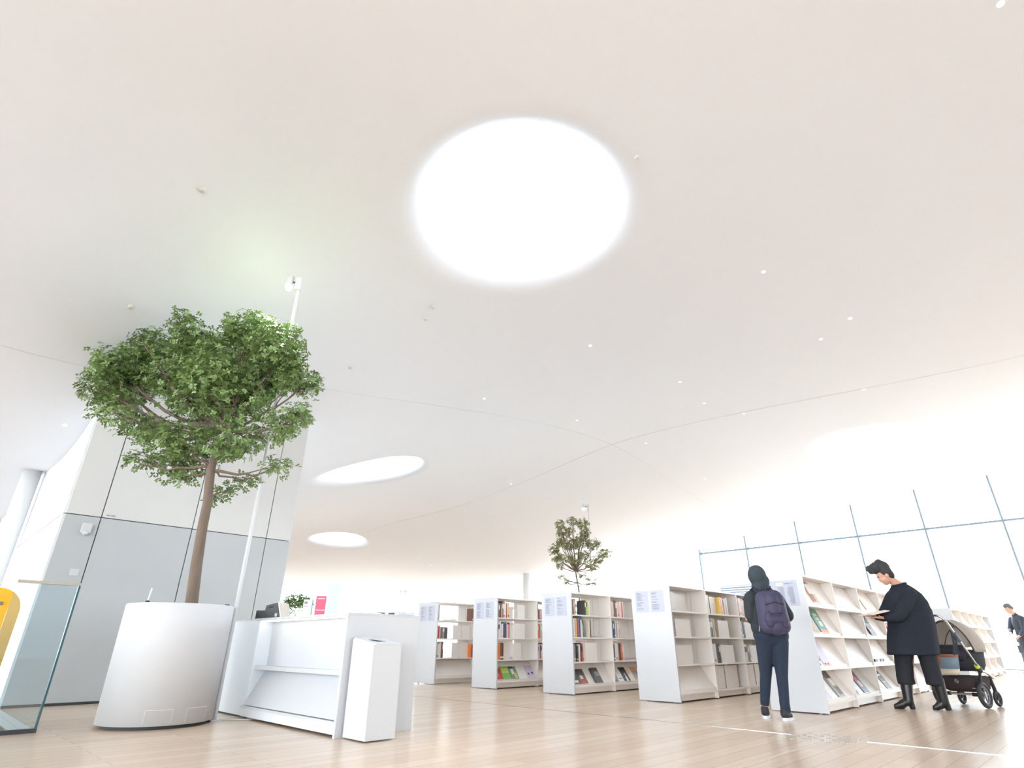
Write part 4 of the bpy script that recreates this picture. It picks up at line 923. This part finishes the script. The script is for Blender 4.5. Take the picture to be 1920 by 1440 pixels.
# hooded walker with backpack --------------------------------------------------
GB = (6.596, 2.652, 0)
def girl():
    JK = mat('dark_green_black_jacket', (32, 40, 44), .7, var=.15, scale=22); JN = mat('dark_blue_denim', (32, 44, 62), .85, var=.15, scale=30)
    mb = MB(); f_ = Vector((.35, .93, .05)); up_ = Vector((0, 0, 1)); hc = (-.035, .03, 1.375)
    q = head(mb, hc, f_, up_, .94)
    mb.cap((0, 0, .80), (-.015, .0, 1.1), .105, .12); mb.cap((-.02, 0, 1.16), (-.03, .02, 1.30), .07, .05); mb.cap((-.15, .02, 1.17), (.12, .02, 1.17), .055, .055)
    mb.cap((.15, .02, 1.16), (.225, .0, .975), .045, .035); mb.cap((.225, .0, .975), (.13, .2, 1.0), .034, .026)
    mb.cap((-.17, .02, 1.15), (-.20, .03, .95), .045, .035); mb.cap((-.20, .03, .95), (-.10, .22, .98), .034, .026)
    hand(mb, (.13, .2, 1.0), (-.6, .8, .1), (.5, .3, .8), .92, .8, -1); hand(mb, (-.10, .22, .98), (.6, .8, .1), (-.5, .3, .8), .92, .8, 1)
    mb.cap((.08, 0, .74), (.05, .02, .41), .085, .055); mb.cap((.05, .02, .41), (.005, -.01, .09), .052, .036)
    mb.cap((-.08, .02, .74), (-.075, .12, .41), .085, .055); mb.cap((-.075, .12, .41), (-.12, .18, .10), .052, .036)
    mb.cap((.0, -.01, .06), (.06, .03, .04), .034, .028); mb.cap((-.12, .18, .06), (-.08, .26, .04), .034, .028)
    p = organic(mb, 'person', SKIN, None, GB, ROTV, .0085, 3)
    tag(p, 'person in dark hood and jeans walking away with a purple backpack', 'person')
    eyes(p, q, .94)
    j = MB()
    j.cap((-.07, 0, .86), (.07, 0, .86), .125, .125); j.cap((0, 0, .86), (-.01, .0, .98), .14, .145); j.cap((-.01, 0, .98), (-.012, .01, 1.13), .145, .13); j.cap((-.13, .02, 1.15), (.115, .02, 1.16), .085, .085)
    j.cap((-.02, .01, 1.2), (-.028, .02, 1.27), .10, .085)
    j.cap((.14, .02, 1.15), (.215, .0, .985), .075, .066); j.cap((.215, .0, .975), (.15, .17, .995), .062, .048)
    j.cap((-.155, .02, 1.14), (-.175, .03, .96), .07, .06); j.cap((-.175, .03, .96), (-.115, .19, .98), .058, .046)
    jo = organic(j, 'jacket', JK, p, vox=.011, smooth=4)
    h = MB(); c = Vector(hc)
    b = MB().ball((0, 0, 0), 1, 20, 14); h.add([(c.x - .005 + v[0] * .098, c.y - .03 + v[1] * .105, c.z + .015 + v[2] * .115) for v in b.v], b.f)
    h.cap((-.01, .0, 1.33), (-.03, .0, 1.26), .092, .09); h.cap((.03, .05, 1.365), (.045, .075, 1.35), .06, .045)
    for i in range(18):
        pass
    organic(h, 'hood', mat('dark_slate_hood', (50, 60, 68), .8, var=.12, scale=24), jo, vox=.010, smooth=4)
    t_ = MB()
    t_.cap((-.065, .005, .79), (.065, .005, .79), .118, .118); t_.cap((.075, .0, .73), (.05, .02, .42), .095, .062); t_.cap((.05, .02, .42), (.012, -.008, .13), .060, .046)
    t_.cap((-.075, .02, .73), (-.075, .12, .42), .092, .062); t_.cap((-.075, .12, .42), (-.115, .175, .14), .060, .046)
    for k in range(4): t_.cap((.012, -.008, .10 + .022 * k), (.013, -.008, .105 + .022 * k), .050 - .003 * (k % 2), .050)
    organic(t_, 'jeans', JN, p, vox=.009, smooth=3)
    SH = mat('black_canvas_shoe', (40, 40, 46), .7); SO = mat('white_rubber_sole', (214, 218, 226), .5)
    for (hl, to) in (((-.045, -.05), (.10, .06)), ((-.145, .13), (-.065, .31))):
        H_ = Vector(hl + (0,)); T_ = Vector(to + (0,)); d = (T_ - H_).normalized(); b = MB()
        b.cap(H_ + d * .045 + Vector((0, 0, .055)), T_ - d * .05 + Vector((0, 0, .042)), .042, .030); b.cap(H_ + d * .04 + Vector((0, 0, .06)), H_ + d * .045 + Vector((0, 0, .085)), .040, .040)
        s_ = organic(b, 'shoe', SH, p, vox=.008, smooth=2)
        b = MB(); pr = []; n_ = Vector((-d.y, d.x, 0)); L = (T_ - H_).length
        for i in range(24):
            a = 2 * math.pi * i / 24; x = math.cos(a); w = .042 * (1 + .08 * x); pt = H_ + d * (L / 2 + x * L / 2) + n_ * w * math.sin(a); pr.append((pt.x, pt.y))
        b.prism(pr, 'z', 0.001, .028); so_ = b.build('sole', SO, s_)
        lc = MB()
        for k in range(4):
            o_ = H_ + d * (.07 + .022 * k) + Vector((0, 0, .092 - .009 * k)); lc.tube([o_ - n_ * .022, o_ + Vector((0, 0, .006)), o_ + n_ * .022], .004, 6)
        lc.build('laces', SO, s_)
    # backpack
    bp = thing('backpack', 'large dark purple backpack worn by the hooded walker', 'backpack', (GB[0], GB[1], 0), rotz=ROTV)
    PU = mat('dark_purple_nylon', (58, 54, 82), .6, var=.12, scale=16); PD = mat('black_purple_trim', (42, 40, 58), .6)
    b = MB(); b.cap((-.10, -.20, .875), (-.105, -.20, 1.13), .085, .08); b.cap((.05, -.20, .875), (.035, -.20, 1.13), .085, .08); b.cap((-.025, -.215, .87), (-.035, -.215, 1.12), .095, .092); b.cap((-.095, -.19, 1.14), (.03, -.19, 1.15), .075, .075)
    body = organic(b, 'pack_body', PU, bp, vox=.010, smooth=3)
    b = MB(); b.cap((-.10, -.265, .89), (-.10, -.265, .97), .045, .045); b.cap((.045, -.265, .89), (.045, -.265, .97), .045, .045); b.cap((-.10, -.27, .93), (.045, -.27, .93), .052, .052)
    organic(b, 'front_pocket', PU, bp, vox=.009, smooth=3)
    MB().tube([(-.13, -.285, 1.07), (-.03, -.312, 1.10), (.07, -.285, 1.075)], .006, 8).build('zip', PD, bp); MB().tube([(-.13, -.29, .985), (-.03, -.318, .99), (.07, -.29, .985)], .005, 8).build('zip', PD, bp)
    MB().tube([(-.06, -.19, 1.20), (-.05, -.19, 1.255), (.0, -.19, 1.26), (.01, -.19, 1.205)], .008, 8).build('grab_handle', PD, bp)
    for s_, x0_, x1_ in ((-1, -.10, -.13), (1, .045, .085)):
        MB().strip([(x0_, -.14, 1.20), (x0_ * 1.05, -.03, 1.262), (x1_ * 1.02, .10, 1.20), (x1_ * 1.2, .165, 1.08), (x1_ * 1.3, .13, .93), (x1_ * 1.2, -.13, .86)], .045, .008, Vector((1, 0, 0))).build('shoulder_strap', PD, bp)
    MB().strip([(-.165, -.16, .90), (-.18, -.155, .82)], .014, .005, Vector((0, 1, 0))).build('side_strap', mat('pale_grey_strap', (150, 152, 164), .6), bp)
girl()
# man at the edge of the frame ---------------------------------------------------
def man():
    MBs = P(33, 3.6); base = (MBs[0] + rt.x * .62, MBs[1] + rt.y * .62, 0)
    CT_ = mat('dark_blue_grey_coat', (58, 64, 78), .8, var=.1, scale=25); TR = mat('grey_green_trousers', (84, 96, 100), .85, var=.1)
    mb = MB(); f_ = Vector((-.86, .2, -.38))
    q = head(mb, (-.155, 0, 1.69), f_, (-.35, 0, .9), 1.04)
    mb.cap((.06, 0, .9), (.06, 0, 1.35), .14, .15); mb.cap((0, 0, 1.45), (-.11, 0, 1.63), .075, .058); mb.cap((-.03, -.17, 1.44), (.03, .17, 1.44), .065, .065)
    mb.cap((-.03, -.2, 1.42), (-.10, -.24, 1.14), .055, .04); mb.cap((-.10, -.24, 1.14), (-.17, -.12, .98), .04, .03); mb.cap((.0, .2, 1.42), (-.12, .22, 1.15), .055, .04); mb.cap((-.12, .22, 1.15), (-.24, .1, 1.05), .04, .03)
    hand(mb, (-.17, -.12, .98), (-.7, .3, -.5), (-.5, -.3, .8), 1, .6, 1); hand(mb, (-.24, .1, 1.05), (-.8, -.3, -.2), (-.3, .2, .9), 1, .6, -1)
    mb.cap((.02, .09, .9), (-.06, .09, .48), .1, .07); mb.cap((-.06, .09, .48), (-.1, .09, .08), .06, .042); mb.cap((.1, -.09, .9), (.16, -.1, .48), .1, .07); mb.cap((.16, -.1, .48), (.26, -.1, .09), .06, .042)
    mb.cap((-.1, .09, .06), (-.22, .1, .04), .045, .035); mb.cap((.26, -.1, .07), (.15, -.09, .04), .045, .035)
    p = organic(mb, 'person', SKIN, None, base, ROTV, .0095, 3); tag(p, 'man in dark blue grey coat looking down at the frame edge by the glass', 'person')
    eyes(p, q, 1.04)
    h = MB(); fn = f_.normalized(); 
    for (a, b_, c_, r_) in ((0, -.03, .06, .088), (0, .02, .085, .066), (0, -.07, .0, .066), (-.05, -.03, .03, .05), (.05, -.03, .03, .05)): h.ball(q(a, b_, c_), r_, 16, 10)
    organic(h, 'hair', mat('grey_brown_hair', (96, 96, 100), .8, var=.2, scale=40), p, vox=.01, smooth=2)
    c = MB(); c.cap((.08, 0, .78), (.07, 0, 1.1), .215, .20); c.cap((.07, 0, 1.1), (.04, 0, 1.34), .20, .185); c.cap((-.02, -.14, 1.42), (.05, .14, 1.42), .10, .10); c.cap((.0, 0, 1.48), (-.05, 0, 1.54), .09, .075)
    c.cap((-.03, -.2, 1.41), (-.10, -.24, 1.14), .085, .07); c.cap((-.10, -.24, 1.13), (-.16, -.14, 1.0), .068, .05); c.cap((.0, .2, 1.41), (-.12, .22, 1.15), .085, .07); c.cap((-.12, .22, 1.14), (-.22, .11, 1.06), .066, .05)
    organic(c, 'coat', CT_, p, vox=.013, smooth=4)
    t_ = MB(); t_.cap((.0, .08, .86), (.12, -.08, .86), .13, .13)
    for (a, b_, k_) in (((.02, .09, .86), (-.06, .09, .48), (-.095, .09, .12)), ((.1, -.09, .86), (.16, -.1, .48), (.25, -.1, .13))): t_.cap(a, b_, .11, .085); t_.cap(b_, k_, .085, .07)
    organic(t_, 'trousers', TR, p, vox=.011, smooth=3)
    for hl, to in (((-.05, .09, 0), (-.27, .10, 0)), ((.31, -.10, 0), (.09, -.09, 0))):
        b = MB(); d = boot(b, hl, to, .12); b.cap(Vector(to) - d * .04 + Vector((0, 0, .015)), Vector(hl) + d * .03 + Vector((0, 0, .015)), .035, .033); organic(b, 'shoe', LEATH, p, vox=.01, smooth=2)
    bg_ = thing('shoulder_bag', 'small dark bag hanging in front of the man at the frame edge', 'bag', (base[0], base[1], 0), rotz=ROTV)
    MB().box((-.33, -.10, .52), (-.20, -.06, .72), Matrix.Translation((0, 0, 0))).build('bag_body', mat('dark_bag', (70, 80, 90), .7), bg_, bevel=.015)
    MB().tube([(-.31, -.08, .72), (-.28, -.08, .90), (-.2, -.14, .985), (-.22, -.08, .72)], .008, 8).build('bag_handle', BLACK, bg_)
man()

# ------------------------------------------------------------------ pushchair
def pushchair():
    fx, fy = .965, -.2615
    rz = math.atan2(fy, fx) - math.pi / 2
    o = (9.84, 1.60, 0)
    t = thing('pushchair', 'pushchair with beige canopy and silver frame behind the woman in dark coat', 'pushchair', o, rotz=rz)
    TY = mat('tyre_grey_black', (52, 54, 58), .7); BK = mat('pushchair_black', (30, 31, 35), .55); AL = mat('silver_tube', (196, 198, 202), .25, metal=.85)
    FAB = mat('beige_canopy_fabric', (206, 196, 184), .85, var=.08, scale=20); FAB.node_tree.nodes['Principled BSDF'].inputs['Transmission Weight'].default_value = .45; FABI = mat('dark_fabric', (40, 42, 50), .9, var=.15, scale=25)
    BAS = mat('basket_dark_brown', (52, 40, 42), .9, var=.2, scale=40)
    def wheel(x, y, r, w, big):
        b = MB(); n = 32; mj = r - w * .5
        vs = []; fs = []; k = 10
        for i in range(n):
            a = 2 * math.pi * i / n
            for q in range(k):
                c = 2 * math.pi * q / k; rr_ = mj + w * .5 * math.cos(c); vs.append((x + w * .5 * math.sin(c), y + rr_ * math.cos(a), r + rr_ * math.sin(a)))
        for i in range(n):
            for q in range(k):
                j = (i + 1) % n; p_ = (q + 1) % k; fs.append((i * k + q, j * k + q, j * k + p_, i * k + p_))
        wh = b.add(vs, fs).build('wheel', TY, t, smooth=True)
        b = MB(); ri = r - w
        b.tube([(x - w * .3, y, r), (x + w * .3, y, r)], ri * .22, 16)
        for i in range(5):
            a = 2 * math.pi * i / 5; b.tube([(x, y, r), (x, y + ri * math.cos(a), r + ri * math.sin(a))], ri * .10, 8)
        pts = [(x, y + ri * 1.0 * math.cos(a), r + ri * 1.0 * math.sin(a)) for a in [2 * math.pi * i / 28 for i in range(29)]]
        b.tube(pts, w * .22, 8)
        b.build('hub', mat('hub_grey', (120, 122, 124), .4) if big else BK, wh)
    wheel(.25, -.16, .145, .050, True); wheel(-.25, -.16, .145, .050, True); wheel(.20, .26, .09, .036, False); wheel(-.20, .26, .09, .036, False)
    for x in (-.20, .20): MB().tube([(x, .26, .09), (x, .25, .20), (x * .98, .22, .34)], [.018, .022, .02], 10).build('caster_fork', BK, t)
    MB().tube([(-.25, -.16, .145), (.25, -.16, .145)], .013).build('axle', AL, t)
    MB().tube([(-.24, -.16, .145), (-.12, -.16, .145)], .022).build('axle_sleeve', BK, t); MB().tube([(.12, -.16, .145), (.24, -.16, .145)], .022).build('axle_sleeve', BK, t)
    for x in (-.235, .235):
        MB().tube([(x, -.16, .16), (x, -.12, .30), (x, -.06, .42)], .017).build('rear_strut', BK, t)
        MB().tube([(x, .23, .32), (x, .1, .38), (x, -.06, .42)], .014).build('side_rail', AL, t)
        MB().ball((x, -.06, .42), (.03, .045, .045)).build('joint', BK, t, smooth=True)
        c_ = MB().tube([(x - .001 if x < 0 else x, -.085, .445), (x, -.105, .47)], .026, 14).build('lock_ring', mat('lime_clip', (196, 208, 70), .4), t); c_['label'] = 'lime green lock ring'
    hp = [(.235, -.06, .42), (.235, -.50, .93)] + [(.235 - .09 * (1 - math.cos(a)), -.50 - .09 * math.sin(a) * .75, .93 + .11 * math.sin(a)) for a in [math.pi / 2 * i / 6 for i in range(1, 7)]]
    hp2 = hp + [(-p[0], p[1], p[2]) for p in hp[::-1]]
    MB().tube(hp2, .0145, 12).build('handle_bar', AL, t, smooth=True)
    for x in (-.235, .235): MB().tube([(x, -.34, .745), (x, -.42, .838)], .024, 12).build('slide_clamp', mat('slate_plastic', (84, 92, 104), .5), t)
    MB().tube([(-.22, -.19, .215), (.22, -.19, .215)], .009).build('basket_rail', AL, t)
    # carrycot
    b = MB(); n = 28; vs = []; fs = []; lv = [(.44, .12, .22), (.40, .16, .27), (.46, .185, .33), (.60, .20, .36), (.645, .205, .365), (.645, .19, .35), (.50, .17, .32)]
    for (z, a_, b2) in lv:
        for i in range(n):
            a = 2 * math.pi * i / n; cx_ = abs(math.cos(a)) ** .7 * (1 if math.cos(a) > 0 else -1); sy_ = abs(math.sin(a)) ** .7 * (1 if math.sin(a) > 0 else -1)
            vs.append((a_ * cx_, .12 + b2 * .88 * sy_, z))
    for k in range(1, len(lv) - 1):
        for i in range(n): j = (i + 1) % n; fs.append((k * n + i, k * n + j, (k + 1) * n + j, (k + 1) * n + i))
    fs.append(tuple(n + i for i in range(n))[::-1]); fs.append(tuple(6 * n + i for i in range(n)))
    b.add(vs, fs).build('carrycot', FABI, t, smooth=True)
    q_ = MB(); q_.cap((-.15, -.14, .66), (.14, -.14, .655), .045, .05); q_.cap((-.1, -.17, .6), (.1, -.17, .58), .06, .07); q_.cap((.12, -.15, .62), (.15, -.02, .58), .05, .06)
    organic(q_, 'apron', FABI, t, vox=.011, smooth=3)
    # canopy: three hoops with fabric between
    def hoop(y0, zr, r, lean): return [(r * math.cos(a), y0 + lean * math.sin(a), .62 + zr * math.sin(a)) for a in [math.pi * i / 20 for i in range(21)]]
    hoops = [hoop(-.02, .37, .225, -.10), hoop(.10, .385, .225, .02), hoop(.20, .34, .22, .14), hoop(.30, .22, .205, .20), hoop(.40, .06, .17, .09)]
    vs = []; fs = []
    for h_ in hoops: vs += h_
    for k in range(4):
        for i in range(20): fs.append((k * 21 + i, k * 21 + i + 1, (k + 1) * 21 + i + 1, (k + 1) * 21 + i))
    cn = MB().add(vs, fs).build('canopy', FAB, t, smooth=True)
    sm_ = cn.modifiers.new('s', 'SOLIDIFY'); sm_.thickness = .006
    MB().tube(hoops[0], .011, 8).build('canopy_rim', mat('dark_brown_rim', (70, 60, 56), .6), cn); MB().tube(hoops[2], .006, 8).build('canopy_hoop', BK, cn)
    # basket
    bs = MB(); lv = [(.17, .17, .20), (.20, .20, .26), (.32, .22, .30), (.345, .20, .22)]; vs = []; fs = []
    for (z, a_, b2) in lv:
        for i in range(n):
            a = 2 * math.pi * i / n; cx_ = abs(math.cos(a)) ** .6 * (1 if math.cos(a) > 0 else -1); sy_ = abs(math.sin(a)) ** .6 * (1 if math.sin(a) > 0 else -1); vs.append((a_ * cx_, .03 + b2 * sy_, z))
    for k in range(3):
        for i in range(n): j = (i + 1) % n; fs.append((k * n + i, k * n + j, (k + 1) * n + j, (k + 1) * n + i))
    fs.append(tuple(range(n))[::-1]); fs.append(tuple(3 * n + i for i in range(n)))
    bs.add(vs, fs).build('basket', BAS, t, smooth=True)
    MB().tube([(.03, -.275, .31), (.06, -.285, .29), (.05, -.285, .27), (.02, -.28, .29), (.03, -.275, .31)], .005, 6).build('clip', mat('grey_clip', (150, 152, 156), .4), t)
    # tote hanging from the handle
    g = thing('tote_bag', 'blue grey and cream bag with tan leather trim hanging from the pushchair handle', 'bag', o, rotz=rz)
    CB = mat('blue_grey_felt', (118, 138, 150), .9, var=.08, scale=40); CR = mat('cream_felt', (206, 196, 178), .9, var=.06, scale=40); TA = mat('tan_leather', (156, 100, 76), .5)
    def loft(levels, m, name):
        vs = []; fs = []; n = 32
        for (z, cx0, a_, b2) in levels:
            for i in range(n):
                a = 2 * math.pi * i / n; cx_ = abs(math.cos(a)) ** .75 * (1 if math.cos(a) > 0 else -1); sy_ = abs(math.sin(a)) ** .75 * (1 if math.sin(a) > 0 else -1); vs.append((cx0 + .05 + a_ * cx_, -.345 + b2 * sy_, z))
        for k in range(len(levels) - 1):
            for i in range(n): j = (i + 1) % n; fs.append((k * n + i, k * n + j, (k + 1) * n + j, (k + 1) * n + i))
        fs.append(tuple(range(n))[::-1]); fs.append(tuple((len(levels) - 1) * n + i for i in range(n)))
        return MB().add(vs, fs).build(name, m, g, smooth=True)
    loft([(.36, -.06, .10, .05), (.372, -.06, .135, .065), (.43, -.06, .15, .07)], CR, 'bag_base')
    loft([(.43, -.06, .151, .071), (.50, -.06, .165, .065), (.57, -.06, .175, .05)], CB, 'bag_body')
    loft([(.562, -.06, .177, .052), (.595, -.06, .178, .048)], TA, 'leather_rim')
    MB().strip([(-.03, -.405, .60), (-.03, -.415, .52), (-.025, -.42, .475)], .03, .006, Vector((1, 0, 0))).build('buckle_strap', TA, g)
    for y_ in (-.39, -.305): MB().strip([(.15, y_, .585), (.19, -.40, .72), (.235, -.47, .92), (.24, -.455, .92), (.21, -.38, .73), (.155, y_ + .03, .585)], .022, .004, Vector((1, 0, 0))).build('shoulder_strap', TA if y_ < -.45 else mat('dark_strap', (60, 66, 78), .7), g)
pushchair()
